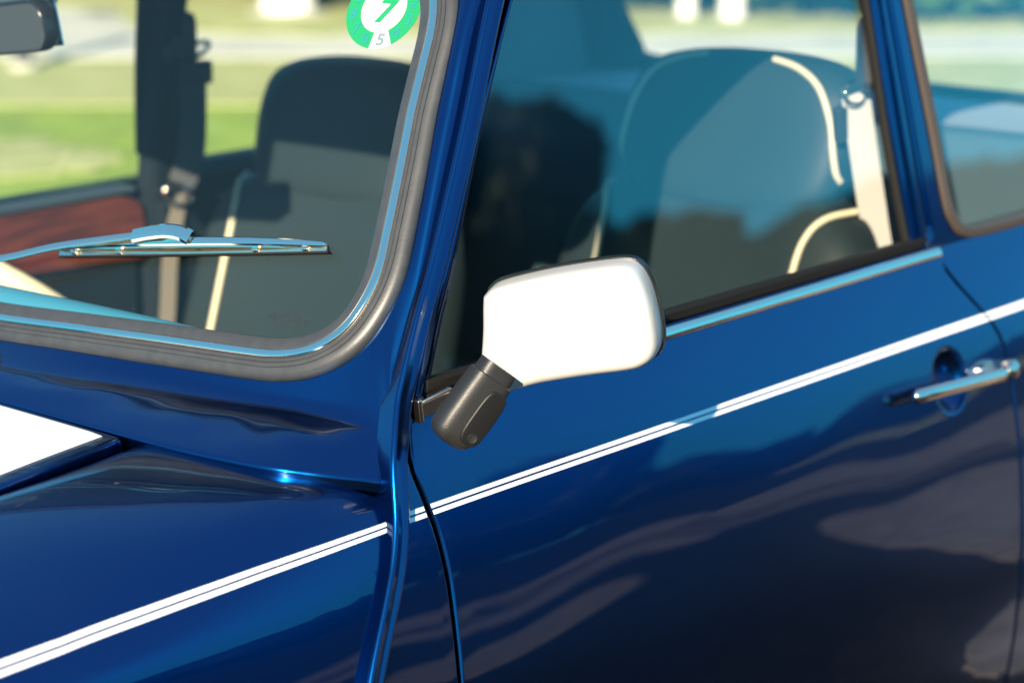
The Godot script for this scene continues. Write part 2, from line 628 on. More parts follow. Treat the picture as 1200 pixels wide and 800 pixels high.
func build_windscreen() -> void:
	var path := []; var nor := []
	for q in SEALP:
		path.append(WS(q.x, q.y)); nor.append(wsn(q.x))
	# glass: rings from the seal to the middle
	var g := MB.new()
	for off in [0.0, -.005]:
		var rows := []
		for k in 11:
			var row := PackedVector3Array()
			for q in SEALP:
				var c := Vector3(0, 1.04, 0).lerp(q, 1.0 - k / 10.0 * .985)
				row.append(WS(c.x, c.y, off))
			rows.append(row)
		if off < 0: rows.reverse()
		g.grid(rows, false, true)
		g.cap(rows[-1] if off == 0.0 else rows[0], off == 0.0)
	var w := part("windscreen", g.done(179), M.screen_glass, car)
	# dust specks stuck to the outside of the glass
	rng.seed = 404
	var ds := MB.new()
	for i in 90:
		var z := rng.randf_range(.12, .55); var y := rng.randf_range(.87, 1.17)
		if z > .505 - (y - .9) * .1: continue
		var c := on_glass(z, y, .0003); var r := rng.randf_range(.00018, .00042)
		var ring := []
		for k in 6: ring.append(c * Vector3(cos(k * 1.047) * r, sin(k * 1.047) * r * rng.randf_range(.6, 1.0), 0))
		ds.cap(ring, true, wsn(z) * .0002)
	var dm := part("dust", ds.done(1.0), M.dust, w)
	dm.set_meta("kind", "stuff")
	var prof := [Vector2(-.016, -.008), Vector2(-.0175, -.003), Vector2(-.0180, .001), Vector2(-.0165, .0045), Vector2(-.012, .0072), Vector2(-.0055, .0084), Vector2(-.0045, .0078), Vector2(-.0043, .006), Vector2(.0043, .006), Vector2(.0045, .0082), Vector2(.0056, .0090), Vector2(.0078, .0092), Vector2(.0084, .0083), Vector2(.0090, .0089), Vector2(.0125, .0086), Vector2(.0128, .0074), Vector2(.0175, .0068), Vector2(.0215, .0040), Vector2(.0235, .0004), Vector2(.023, -.005), Vector2(.02, -.010)]
	var pr := prof.duplicate(); pr.reverse()
	part("rubber_seal", MB.new().sweep(path, nor, pr, true, true).done(35), M.rubber, w, "weathered grey rubber seal round the windscreen")
	var bead := []
	for a in range(0, 181, 15):
		bead.append(Vector2(.0045 * signf(cos(deg_to_rad(a))) * pow(absf(cos(deg_to_rad(a))), .7), .0062 + .0048 * pow(sin(deg_to_rad(a)), .7)))
	part("chrome_strip", MB.new().sweep(path, nor, bead, true, true).done(60), M.chrome, w, "bright chrome strip set in the windscreen rubber")

func surround_stations() -> Array:
	# [inner z, inner y, crease below the seal, outer edge]
	return [
		[0.0, .842, Vector3(-.118, .829, 0), Vector3(-.1625, .8055, 0)],
		[.20, .847, Vector3(-.113, .829, .20), Vector3(-.1625, .8045, .20)],
		[.35, .8515, Vector3(-.0905, .8285, .352), Vector3(-.161, .8025, .35)],
		[.452, .853, Vector3(-.0735, .8275, .455), Vector3(-.158, .801, .455)],
		[.503, .857, Vector3(-.0630, .8275, .508), Vector3(-.143, .7985, .553)],
		[.534, .865, Vector3(-.0550, .8275, .545), Vector3(-.120, .794, .594)],
		[.557, .8805, Vector3(-.0480, .8285, .578), Vector3(-.090, .788, .623)],
		[.569, .898, Vector3(-.0430, .8320, .606), Vector3(-.066, .784, .637)],
		[.5735, .918, Vector3(-.0380, .8480, .615), Vector3(-.052, .805, .632)],
		[.5745, .945, Vector3(-.0210, .8800, .606), Vector3(-.036, .836, .6215)],
		[.570, .980, Vector3(.010, .9280, .600), Vector3(-.004, .888, .612)],
		[.5625, 1.02, Vector3(.036, .976, .592), Vector3(.032, .945, .602)],
		[.549, 1.07, Vector3(.066, 1.034, .581), Vector3(.074, 1.012, .590)],
		[.539, 1.115, Vector3(.096, 1.090, .570), Vector3(.113, 1.078, .578)],
		[.532, 1.152, Vector3(.124, 1.143, .560), Vector3(.150, 1.143, .566)],
		[.519, 1.186, Vector3(.162, 1.203, .546), Vector3(.192, 1.212, .553)],
		[.492, 1.212, Vector3(.185, 1.243, .520), Vector3(.222, 1.256, .535)],
		[.45, 1.224, Vector3(.180, 1.250, .45), Vector3(.215, 1.264, .45)],
		[.2, 1.231, Vector3(.162, 1.262, .2), Vector3(.195, 1.279, .2)],
		[0.0, 1.233, Vector3(.158, 1.266, 0), Vector3(.19, 1.283, 0)],
	]

func build_surround(s: int) -> void:
	var A := []; var B := []; var C := []
	for q in surround_stations():
		A.append(WS(q[0], q[1], -.001)); C.append(q[2]); B.append(q[3])
	A = cr(A, 8); B = cr(B, 8); C = cr(C, 8)
	var rows := []
	for i in A.size():
		var row := PackedVector3Array()
		var a: Vector3 = A[i]; var b: Vector3 = B[i]; var c: Vector3 = C[i]
		var r1: float = minf(.010 + .014 * smoothstep(50.0, 70.0, float(i)), (c - a).length() * .48); var r2: float = minf(.013 + .014 * smoothstep(50.0, 70.0, float(i)), (b - c).length() * .48)
		var p1 := c + (a - c).normalized() * r1; var p2 := c + (b - c).normalized() * r2
		for k in 7: row.append(a.lerp(p1, k / 7.0))
		for k in 8:
			var u := k / 7.0
			row.append(p1.lerp(c, u).lerp(c.lerp(p2, u), u))
		# the shelf is slightly crowned
		for k in range(1, 13):
			var u := k / 12.0
			row.append(p2.lerp(b, u) + Vector3(-.2, 1, .15).normalized() * .0045 * sin(PI * u) * (1.0 - smoothstep(48.0, 64.0, float(i))) + Vector3(0, 1, 0) * sin(PI * u) * (.0007 * sin(b.z * 41.0 + u * 5.0) + .0005 * sin(b.z * 83.0 - u * 7.0)))
		var e: Vector3 = row[row.size() - 1]
		var t: Vector3 = (e - row[row.size() - 2]).normalized()
		if i < 58:
			for k in [30, 60, 90]:
				row.append(e + t * .003 * sin(deg_to_rad(k)) - Vector3.UP * .003 * (1 - cos(deg_to_rad(k))))
			row.append(e + t * .0022 - Vector3.UP * .011)
		else:
			for k in 4: row.append(e + t * .001 * (k + 1))
		rows.append(row)
	var mb := MB.new().grid(rows)
	if s < 0: mb.mirror()
	part("windscreen_surround", mb.done(179), M.paint, car, "blue scuttle and pillar round the windscreen corner" if s > 0 else "")

# ------------------------------------------------------------------ doors and sides
func build_hinge_panel(s: int) -> void:
	var rows := side_rows(steps(.2, .846, 40), func(y): return look(SEAM, y) - .004, func(y): return look(FRONT, y) - .0085, 8)
	rows = flanged(rows, .0025, .03, Vector3(0, .2, 1).normalized(), 2)
	var mb := MB.new().grid(rows)
	if s < 0: mb.mirror()
	var h := part("hinge_panel", mb.done(179), M.paint, car)
	if s > 0:
		pin_stripes(func(y): return look(SEAM, y) + .0095, func(y): return look(FRONT, y) - .009, s, h)
	# dark rubber behind the shut line
	var path := []; var nor := []
	for p in FRONT:
		path.append(Vector3(p.x, p.y, gz(p.y) - .024)); nor.append(Vector3(0, .2, 1).normalized())
	mb = MB.new().sweep(path, nor, [Vector2(-.01, -.004), Vector2(-.01, .002), Vector2(.01, .002), Vector2(.01, -.004)])
	if s < 0: mb.mirror()
	part("door_seal", mb.done(), M.black_rubber, h)

func zu(y: float) -> float:
	return .622 - .18 * (y - .84)

func frame_outer(dx: float) -> Array:
	return [Vector2(-.012, .843), Vector2(.019, .903), Vector2(.0575, .958), Vector2(.120, 1.067), Vector2(.190, 1.176), Vector2(.218, 1.22), Vector2(.262, 1.250), Vector2(.55, 1.262), Vector2(.79 + dx, 1.262), Vector2(.834 + dx, 1.245), Vector2(.849 + dx, 1.20), Vector2(.857 + dx, 1.129), Vector2(.874 + dx, .972), Vector2(.889 + dx, .843)]

func frame_inner(dx: float) -> Array:
	return [Vector2(.010, .843), Vector2(.038, .893), Vector2(.0735, .956), Vector2(.132, 1.065), Vector2(.199, 1.175), Vector2(.229, 1.21), Vector2(.275, 1.226), Vector2(.55, 1.234), Vector2(.775 + dx, 1.234), Vector2(.808 + dx, 1.222), Vector2(.820 + dx, 1.19), Vector2(.829 + dx, 1.129), Vector2(.840 + dx, .972), Vector2(.856 + dx, .843)]

func build_door(s: int, dx: float) -> Node3D:
	var ys := steps(.205, .8395 if s > 0 else .806, 44)
	var extra := []
	if s > 0:
		for i in 27: ys.append(DISH.y - .04 + i * .08 / 26 + .0003)
		for i in 27: extra.append(DISH.x - .04 + i * .08 / 26)
		ys.sort()
	var rows := side_rows(ys, func(y): return look(FRONT, y) + .002, func(y): return look(REAR, y) + dx - .0055, 44, extra, s > 0)
	rows = flanged(rows, .003, .03, Vector3(0, .25, 1).normalized())
	# top edge folds in under the moulding
	var top := PackedVector3Array()
	var top2 := PackedVector3Array()
	for p in rows[rows.size() - 1]:
		top.append(p + Vector3(0, .003, -.003)); top2.append(p + Vector3(0, .003, -.03))
	rows.append(top); rows.append(top2)
	var mb := MB.new().grid(rows)
	if s < 0: mb.mirror()
	var d := part("door", mb.done(179), M.paint, car, "near side blue door with white pin stripes" if s > 0 else "far side door seen from inside the cabin")
	if s > 0:
		pin_stripes(func(y): return look(FRONT, y) + .0005, func(y): return look(REAR, y) - .0035, s, d)
	# window frame
	var o := cr(v3(frame_outer(dx)), 5); var n := cr(v3(frame_inner(dx)), 5)
	var fr := []
	var rb := []
	for i in o.size():
		var a: Vector3 = o[i]; var b: Vector3 = n[i]
		var row := PackedVector3Array()
		# across: back, outer edge, a shallow step, inner edge, back
		for q in [[0.0, -.03], [0.0, -.001], [.04, .0012], [.10, .002], [.36, .002], [.42, .0012], [.46, -.003], [.54, -.003], [.58, .0], [.86, -.001], [.93, -.003], [.95, -.006], [.95, -.016]]:
			var c := a.lerp(b, q[0])
			row.append(Vector3(c.x, c.y, zu(c.y) + q[1]))
		fr.append(row)
		var row2 := PackedVector3Array()
		for q in [[.94, -.012], [.955, -.0055], [1.0, -.006], [1.04, -.008], [1.04, -.014], [.94, -.018]]:
			var c := a.lerp(b, q[0])
			row2.append(Vector3(c.x, c.y, zu(c.y) + q[1]))
		rb.append(row2)
	mb = MB.new().grid(fr)
	if s < 0: mb.mirror()
	part("window_frame", mb.done(50), M.paint if s > 0 else M.dark_trim, d)
	mb = MB.new().grid(rb, false, true)
	if s < 0: mb.mirror()
	part("window_seal", mb.done(40), M.black_rubber, d)
	# glass
	var gl := MB.new()
	var gi := cr(v3(frame_inner(dx)), 5)
	var fr_e := []; var re_e := []
	var half := 6 * 5
	for i in range(0, half): fr_e.append(gi[i])
	for i in range(gi.size() - 1, 8 * 5, -1): re_e.append(gi[i])
	for off in [-.009, -.0128]:
		var gr := []
		for y in steps(.83 if s > 0 else .80, 1.236, 20):
			var row := PackedVector3Array()
			var xa := look(fr_e, y) - .004; var xb := look(re_e, y) + .004
			if y > 1.226: xb = look(re_e, 1.226) + .004; xa = look(fr_e, 1.224)
			for i in 21:
				var x := lerpf(xa, xb, i / 20.0)
				row.append(Vector3(x, y, zu(y) + off - .012 * pow((x - .43) / .43, 2.0) * .3))
			gr.append(row)
		if off < -.015: gr.reverse()
		gl.grid(gr)
	if s < 0: gl.mirror()
	part("window_glass", gl.done(179), M.glass, d)
	return d

func build_near_door_trim(d: Node3D) -> void:
	# rubber wiping strip and chrome moulding along the waist
	var path := []; var nor := []
	for i in 31:
		path.append(Vector3(lerpf(.006, .884, i / 30.0), .8465, .6195)); nor.append(Vector3(0, .18, 1).normalized())
	part("wiping_strip", MB.new().sweep(path, nor, [Vector2(-.008, -.014), Vector2(-.008, .003), Vector2(-.005, .0042), Vector2(.003, .0015), Vector2(.006, -.003), Vector2(.006, -.014)]).done(35), M.black_rubber, d)
	path = []; nor = []
	for i in 31:
		path.append(Vector3(lerpf(.024, .9055, i / 30.0), .8335, .6245)); nor.append(Vector3(0, .5, 1).normalized())
	var prof := []
	for a in range(-90, 91, 15):
		prof.append(Vector2(.0068 * sin(deg_to_rad(a)), .0055 * pow(cos(deg_to_rad(a)), .6)))
	prof.append(Vector2(.0068, -.004)); prof.append(Vector2(-.0068, -.004))
	part("waist_moulding", MB.new().sweep(path, nor, prof).done(50), M.chrome, d, "bright chrome moulding along the near door's waist")
	# dark chrome clip where the moulding starts
	var x := Transform3D(Basis.from_euler(Vector3(0, 0, .12)), Vector3(.004, .836, .629))
	part("moulding_clip", MB.new().rbox(Vector3(.024, .0085, .006), .003, x).done(), M.chrome, d)
	x = Transform3D(Basis.from_euler(Vector3(0, 0, .12)), Vector3(-.020, .834, .630))
	part("clip_end", MB.new().rbox(Vector3(.003, .011, .008), .002, x).done(), M.brushed_steel, d)

func build_handle() -> void:
	var h := group_part("door_handle", car, "chrome pull handle over a round recess in the near door")
	# base plate, boss, lever
	var n := Vector3(0, .24, .97)
	var bx := Basis(Vector3(1, 0, 0), n.cross(Vector3(1, 0, 0)), n)
	var pl := []
	var back := []
	for k in 28:
		var a := TAU * k / 28
		var c := Vector2(.036 * cos(a), .0165 * sin(a))
		pl.append(Transform3D(bx, Vector3(.945, .686, gz(.686) + .0055)) * Vector3(c.x * .93, c.y * .9, 0))
		back.append(Transform3D(bx, Vector3(.945, .686, gz(.686) - .001)) * Vector3(c.x, c.y, 0))
	part("base_plate", MB.new().plate(pl, back).done(50), M.chrome, h)
	part("lock_barrel", MB.new().lathe([Vector2(0, .011), Vector2(.0055, .011), Vector2(.0075, .0095), Vector2(.008, 0)], Transform3D(Basis(Vector3(1, 0, 0), n, Vector3(1, 0, 0).cross(n)), Vector3(.932, .692, gz(.69) + .003)), 20).done(35), M.brushed_steel, h)
	var z := gz(.70)
	var pth := cr([Vector3(.966, .685, z + .014), Vector3(.952, .687, z + .025), Vector3(.925, .6895, z + .0275), Vector3(.86, .693, z + .0255), Vector3(.79, .6965, z + .023), Vector3(.758, .697, z + .019)], 5)
	var rad := []
	for i in pth.size():
		var u := float(i) / (pth.size() - 1)
		rad.append(lerpf(.0115, .0085, smoothstep(.0, .35, u)) * (1.0 if u < .93 else sqrt(maxf(.05, 1 - pow((u - .93) / .075, 2.0)))))
	part("lever", MB.new().tube(pth, rad, 14).done(60), M.chrome, h)
	part("pivot_boss", MB.new().lathe([Vector2(0, .037), Vector2(.007, .0365), Vector2(.0105, .034), Vector2(.0118, .029), Vector2(.0125, .006), Vector2(.015, .001), Vector2(.015, -.003)], Transform3D(Basis(Vector3(1, 0, 0), n, Vector3(1, 0, 0).cross(n)), Vector3(.966, .685, z + .002)), 24).done(40), M.chrome, h)

func build_quarter(s: int, dx: float) -> void:
	# lower rear panel
	var rows := []
	for y in steps(.2, .8385 if s > 0 else .806, 40):
		var row := PackedVector3Array()
		var xa: float = look(REAR, y) + dx + .0035
		for i in 41:
			var x := lerpf(xa, 1.98, i / 40.0)
			var yy: float = y
			var ax: float = absf(x - 1.556)
			if ax < .27 and y < .55: yy = maxf(y, .25 + sqrt(.27 * .27 - ax * ax))
			row.append(Vector3(x, yy, gz(yy, x) - .12 * pow(maxf(0, x - 1.6) / .38, 3.0)))
		rows.append(row)
	rows = flanged(rows, .003, .03, Vector3(0, .25, 1).normalized(), 1)
	var mb := MB.new().grid(rows)
	if s < 0: mb.mirror()
	var q := part("rear_quarter", mb.done(179), M.paint, car)
	if s > 0:
		pin_stripes(func(y): return look(REAR, y) + .0005, func(_y): return 1.58, s, q)
	var path := []; var nor := []
	for p in REAR:
		path.append(Vector3(p.x + dx, p.y, gz(p.y) - .022)); nor.append(Vector3(0, .2, 1).normalized())
	mb = MB.new().sweep(path, nor, [Vector2(-.012, -.004), Vector2(-.012, .002), Vector2(.012, .002), Vector2(.012, -.004)])
	if s < 0: mb.mirror()
	part("door_seal", mb.done(), M.black_rubber, q)
	# upper panel round the rear side window
	var f := dx * 1.08
	var inn := [Vector2(.905 + f, 1.12), Vector2(.929 + f, .965), Vector2(.9385 + f, .894), Vector2(.950 + f, .866), Vector2(.982 + f, .8475), Vector2(1.118, .8435), Vector2(1.34, .8435), Vector2(1.43, .852), Vector2(1.468, .89), Vector2(1.475, .96), Vector2(1.45, 1.10), Vector2(1.41, 1.185), Vector2(1.33, 1.215), Vector2(1.0 + f, 1.225), Vector2(.925 + f, 1.215), Vector2(.9 + f, 1.18)]
	var out := [Vector2(.8638, 1.12), Vector2(.8805, .965), Vector2(.889, .894), Vector2(.8925, .862), Vector2(.8945, .8385), Vector2(1.118, .8385), Vector2(1.34, .8385), Vector2(1.5, .8385), Vector2(1.79, .88), Vector2(1.77, .96), Vector2(1.70, 1.10), Vector2(1.62, 1.215), Vector2(1.45, 1.262), Vector2(1.0, 1.262), Vector2(.86, 1.262), Vector2(.8535, 1.19)]
	for k in [0, 1, 2, 3, 4, 14, 15]: out[k].x += dx + .0015
	if s < 0:
		for k in range(3, 8):
			inn[k].y -= .032; out[k].y -= .032
	var I := cr(v3(inn), 5, true); var O := cr(v3(out), 5, true)
	rows = []
	for i in I.size():
		var row := PackedVector3Array()
		# door side edge turns in
		row.append(Vector3(O[i].x, O[i].y, zu(O[i].y) - .03))
		for k in 9:
			var u := k / 8.0
			var c: Vector3 = O[i].lerp(I[i], u * .98)
			row.append(Vector3(c.x, c.y, zu(c.y) - (.002 if k == 0 else 0.0) - .03 * pow(maxf(0, c.x - 1.5) / .3, 2.0)))
		var c2: Vector3 = I[i]
		row.append(Vector3(c2.x, c2.y, zu(c2.y) - .03))
		rows.append(row)
	mb = MB.new().grid(rows, true)
	if s < 0: mb.mirror()
	part("window_pillar", mb.done(45), M.paint, q)
	path = []; nor = []
	var gl := []
	for p in I:
		path.append(Vector3(p.x, p.y, zu(p.y))); nor.append(Vector3(0, .18, 1).normalized())
	mb = MB.new().sweep(path, nor, [Vector2(-.007, -.01), Vector2(-.008, .001), Vector2(-.0055, .0055), Vector2(.001, .0068), Vector2(.0075, .004), Vector2(.0095, -.002), Vector2(.009, -.012)], true, true)
	if s < 0: mb.mirror()
	part("window_seal", mb.done(40), M.brown_rubber, q)
	var g := MB.new()
	for off in [-.004, -.008]:
		rows = []
		var cen := Vector3(1.19, 1.03, 0)
		for k in 9:
			var row := PackedVector3Array()
			for p in I:
				var c := cen.lerp(p, 1 - k / 8.0 * .98)
				row.append(Vector3(c.x, c.y, zu(c.y) + off))
			rows.append(row)
		if off < -.005: rows.reverse()
		g.grid(rows, false, true)
		g.cap(rows[-1] if off > -.005 else rows[0], off > -.005)
	if s < 0: g.mirror()
	part("quarter_window", g.done(179), M.glass, q)

func build_roof_and_tail() -> void:
	var rows := []
	for i in 29:
		var row := PackedVector3Array()
		for j in 33:
			var z := lerpf(-.55, .55, j / 32.0)
			var k := pow(absf(z) / .55, 2.4)
			var xf := .188 + .13 * z * z
			var x := lerpf(xf, 1.60 - .12 * z * z, i / 28.0)
			var u := i / 28.0
			var cr_ := sin(PI * clampf(u, 0, 1)) 
			row.append(Vector3(x, lerpf(1.284 + .045 * cr_, 1.262, k), z))
		rows.append(row)
	var r := part("roof", MB.new().shell(rows, -.0015).done(179), M.paint, car)
	var lin := []
	for row in rows:
		var q := PackedVector3Array()
		for p in row: q.append(p * Vector3(1, 1, .97) + Vector3(0, -.02, 0))
		lin.append(q)
	part("headlining", MB.new().shell(lin, -.002).done(179), M.headlining, r)
	# tail panel round the rear window
	var o := [Vector2(.5, .88), Vector2(.55, .96), Vector2(.535, 1.1), Vector2(.51, 1.215), Vector2(.42, 1.262), Vector2(0, 1.284), Vector2(-.42, 1.262), Vector2(-.51, 1.215), Vector2(-.535, 1.1), Vector2(-.55, .96), Vector2(-.5, .88), Vector2(0, .87)]
	var n := [Vector2(.40, .895), Vector2(.452, .94), Vector2(.462, 1.08), Vector2(.44, 1.18), Vector2(.38, 1.215), Vector2(0, 1.225), Vector2(-.38, 1.215), Vector2(-.44, 1.18), Vector2(-.462, 1.08), Vector2(-.452, .94), Vector2(-.40, .895), Vector2(0, .89)]
	var O := cr(v3(o), 5, true); var N := cr(v3(n), 5, true)
	rows = []
	var wp := []; var wn := []
	for i in O.size():
		var row := PackedVector3Array()
		for k in 5:
			var c: Vector3 = O[i].lerp(N[i], k / 4.0)
			row.append(Vector3(tail_x(c.x, c.y), c.y, c.x))
		rows.append(row)
		wp.append(row[4]); wn.append(Vector3(1, .5, 0).normalized())
	part("rear_window_surround", MB.new().shell(rows, .02, true).done(60), M.paint, car)
	var g := MB.new()
	for off in [0.0, -.004]:
		var gr := []
		for k in 6:
			var row := PackedVector3Array()
			for p in N:
				var c := Vector3(0, 1.05, 0).lerp(p, 1 - k / 5.0 * .98)
				row.append(Vector3(tail_x(c.x, c.y) + off, c.y, c.x))
			gr.append(row)
		if off == 0.0: gr.reverse()
		g.grid(gr, false, true)
	var rw := part("rear_window", g.done(179), M.glass, car)
	part("rubber_seal", MB.new().sweep(wp, wn, [Vector2(-.012, -.012), Vector2(-.012, .004), Vector2(0, .008), Vector2(.012, .004), Vector2(.012, -.012)], true, true).done(40), M.black_rubber, rw)
	# boot and rear panel
	rows = []
	for y in steps(.25, .885, 14):
		var row := PackedVector3Array()
		for z in steps(-.58, .58, 20):
			row.append(Vector3(1.99 + .03 * sin((y - .25) / .6 * PI) - .1 * pow(absf(z) / .58, 4.0) - .2 * smoothstep(.75, .885, y), y, z))
		rows.append(row)
	part("boot_panel", MB.new().shell(rows, .0015).done(179), M.paint, car)
	rows = []
	for y in steps(.25, .76, 12):
		var row := PackedVector3Array()
		for z in steps(-.66, .66, 20):
			row.append(Vector3(-.985 - .03 * sin((y - .25) / .5 * PI) + .06 * pow(absf(z) / .66, 4.0), y, z))
		rows.append(row)
	part("front_panel", MB.new().shell(rows, .0015).done(179), M.paint, car)
	# floor, bulkhead, inner walls
	part("floor_pan", MB.new().rbox(Vector3(1.40, .012, .61), .008, Transform3D(Basis.IDENTITY, Vector3(.50, .215, 0))).done(), M.carpet, car)
	part("bulkhead", MB.new().rbox(Vector3(.012, .28, .56), .008, Transform3D(Basis.IDENTITY, Vector3(-.10, .50, 0))).done(), M.dark_trim, car)
	for s in [-1, 1]:
		for q in [-.48, 1.556]:
			var w := group_part("wheel", car)
			var bx := Transform3D(Basis(Vector3(1, 0, 0), Vector3(0, 0, s), Vector3(0, -s, 0)), Vector3(q, .25, s * .60))
			part("tyre", MB.new().lathe([Vector2(.155, -.07), Vector2(.22, -.078), Vector2(.244, -.06), Vector2(.25, -.02), Vector2(.25, .02), Vector2(.244, .05), Vector2(.22, .066), Vector2(.155, .06)], bx, 36).done(40), M.tyre, w)
			part("rim", MB.new().lathe([Vector2(0, .03), Vector2(.04, .03), Vector2(.05, .012), Vector2(.12, .02), Vector2(.14, .045), Vector2(.157, .06), Vector2(.157, -.07)], bx, 36).done(40), M.alloy, w)

func tail_x(z: float, y: float) -> float:
	return 1.80 - .53 * (y - .87) - .16 * z * z

# ------------------------------------------------------------------ fittings
const MC := Vector3(.080, .9055, .724)
const MU := Vector3(.461, .208, .863) * .995
const MW := Vector3(-.098, .978, -.183) * .995
const MN := Vector3(-.882, 0, .471)

func build_side_mirror() -> void:
	var h := group_part("side_mirror", car, "white side mirror on a black stalk at the near door")
	var pts := [Vector2(-.0716, .0370), Vector2(-.0680, .0430), Vector2(-.0545, .0487), Vector2(-.0108, .0517), Vector2(.0349, .0514), Vector2(.0600, .0490), Vector2(.0718, .0420), Vector2(.0782, .0258), Vector2(.0805, .0022), Vector2(.0793, -.0240), Vector2(.0745, -.0370), Vector2(.0652, -.0440), Vector2(.0495, -.0465), Vector2(.0076, -.0453), Vector2(-.0311, -.0454), Vector2(-.0550, -.0475), Vector2(-.0691, -.0474), Vector2(-.0806, -.0391), Vector2(-.0885, -.0267), Vector2(-.0835, -.0110), Vector2(-.0770, .0126)]
	var loop := cr(v3(pts), 4, true)
	var rows := []
	# from the back lip, over the rounded edge, to the gently domed front
	for q in [[1.0, -.030], [1.0, -.012], [.992, .001], [.972, .0085], [.94, .0135], [.88, .0175], [.78, .0205], [.6, .023], [.35, .0248], [.1, .0255]]:
		var row := PackedVector3Array()
		for p in loop:
			var inset: float = 1.0 - q[0]
			var c: Vector3 = p * (1.0 - inset)
			row.append(MC + MU * c.x + MW * c.y + MN * q[1])
		rows.append(row)
	var mb := MB.new().grid(rows, false, true)
	mb.cap(rows[-1])
	part("mirror_shell", mb.done(60), M.mirror_white, h)
	var path := []; var nor := []
	for p in loop:
		path.append(MC + MU * p.x * 1.004 + MW * p.y * 1.006 - MN * .030); nor.append(-MN)
	part("mirror_gasket", MB.new().sweep(path, nor, [Vector2(-.002, -.006), Vector2(.0012, -.006), Vector2(.0022, .0), Vector2(.0012, .006), Vector2(-.004, .006), Vector2(-.005, -.004)], true, true).done(50), M.gloss_black, h)
	var ring := []; var back := []
	for p in loop:
		ring.append(MC + MU * p.x * .97 + MW * p.y * .96 - MN * .028)
		back.append(MC + MU * p.x * .97 + MW * p.y * .96 - MN * .025)
	part("mirror_glass", MB.new().plate(back, ring).done(), M.mirror_glass, h)
	# stalk: rounded rectangular arm from the door corner up to the head
	var a := Vector3(-.019, .8225, .674); var b := Vector3(.013, .8725, .695)
	var ax := (b - a).normalized()
	var side := Vector3(.80, -.28, .45); side = (side - ax * side.dot(ax)).normalized()
	var fr := side.cross(ax).normalized()
	rows = []
	for q in [[-.012, .30], [-.0105, .62], [-.006, .86], [.0, .97], [.012, 1.0], [.035, .98], [.052, .95], [.0575, .93], [.0585, .82], [.070, .80]]:
		var row := PackedVector3Array()
		for k in 32:
			var t := TAU * k / 32
			var cx: float = signf(cos(t)) * pow(absf(cos(t)), .55) * .0215 * q[1]
			var cy: float = signf(sin(t)) * pow(absf(sin(t)), .55) * .0165 * q[1]
			row.append(a + ax * q[0] + side * cx + fr * cy)
		rows.append(row)
	mb = MB.new().grid(rows, false, true)
	mb.cap(rows[0], true); mb.cap(rows[-1])
	part("mirror_stalk", mb.done(35), M.satin_black, h)
	# cover plate with a screw on the stalk's outer face
	var f: float = 1.0
	var cen := a + ax * .024 + side * .0095 + fr * (.0165 * f + .0004)
	if (cen - Vector3(-1.5, 1.4, 2.0)).length() > (a + ax * .024 - fr * .0165 - Vector3(-1.5, 1.4, 2.0)).length():
		f = -1.0
		cen = a + ax * .024 + side * .0095 - fr * (.0165 + .0004)
	var pf := []; var pb := []; var pm := []
	for k in 28:
		var t := TAU * k / 28
		var ex := signf(cos(t)) * pow(absf(cos(t)), .5) * .0108; var ey := signf(sin(t)) * pow(absf(sin(t)), .6) * .027
		pf.append(cen + side * ex * .88 + ax * ey * .95 + fr * f * .0019)
		pm.append(cen + side * ex + ax * ey + fr * f * .0010)
		pb.append(cen + side * ex * 1.02 + ax * ey * 1.01 - fr * f * .002)
	part("cover_plate", MB.new().grid([PackedVector3Array(pb), PackedVector3Array(pm), PackedVector3Array(pf)], false, true).cap(pf, true).done(50), M.plate_black, h)
	var sx := Transform3D(Basis(side, fr * f, side.cross(fr * f)), cen + fr * f * .0018 - ax * .019 + side * .001)
	part("cover_screw", MB.new().lathe([Vector2(0, .0004), Vector2(.0022, .0004), Vector2(.0024, .0012), Vector2(.004, .0016), Vector2(.0044, 0)], sx, 18).done(30), M.satin_black, h)

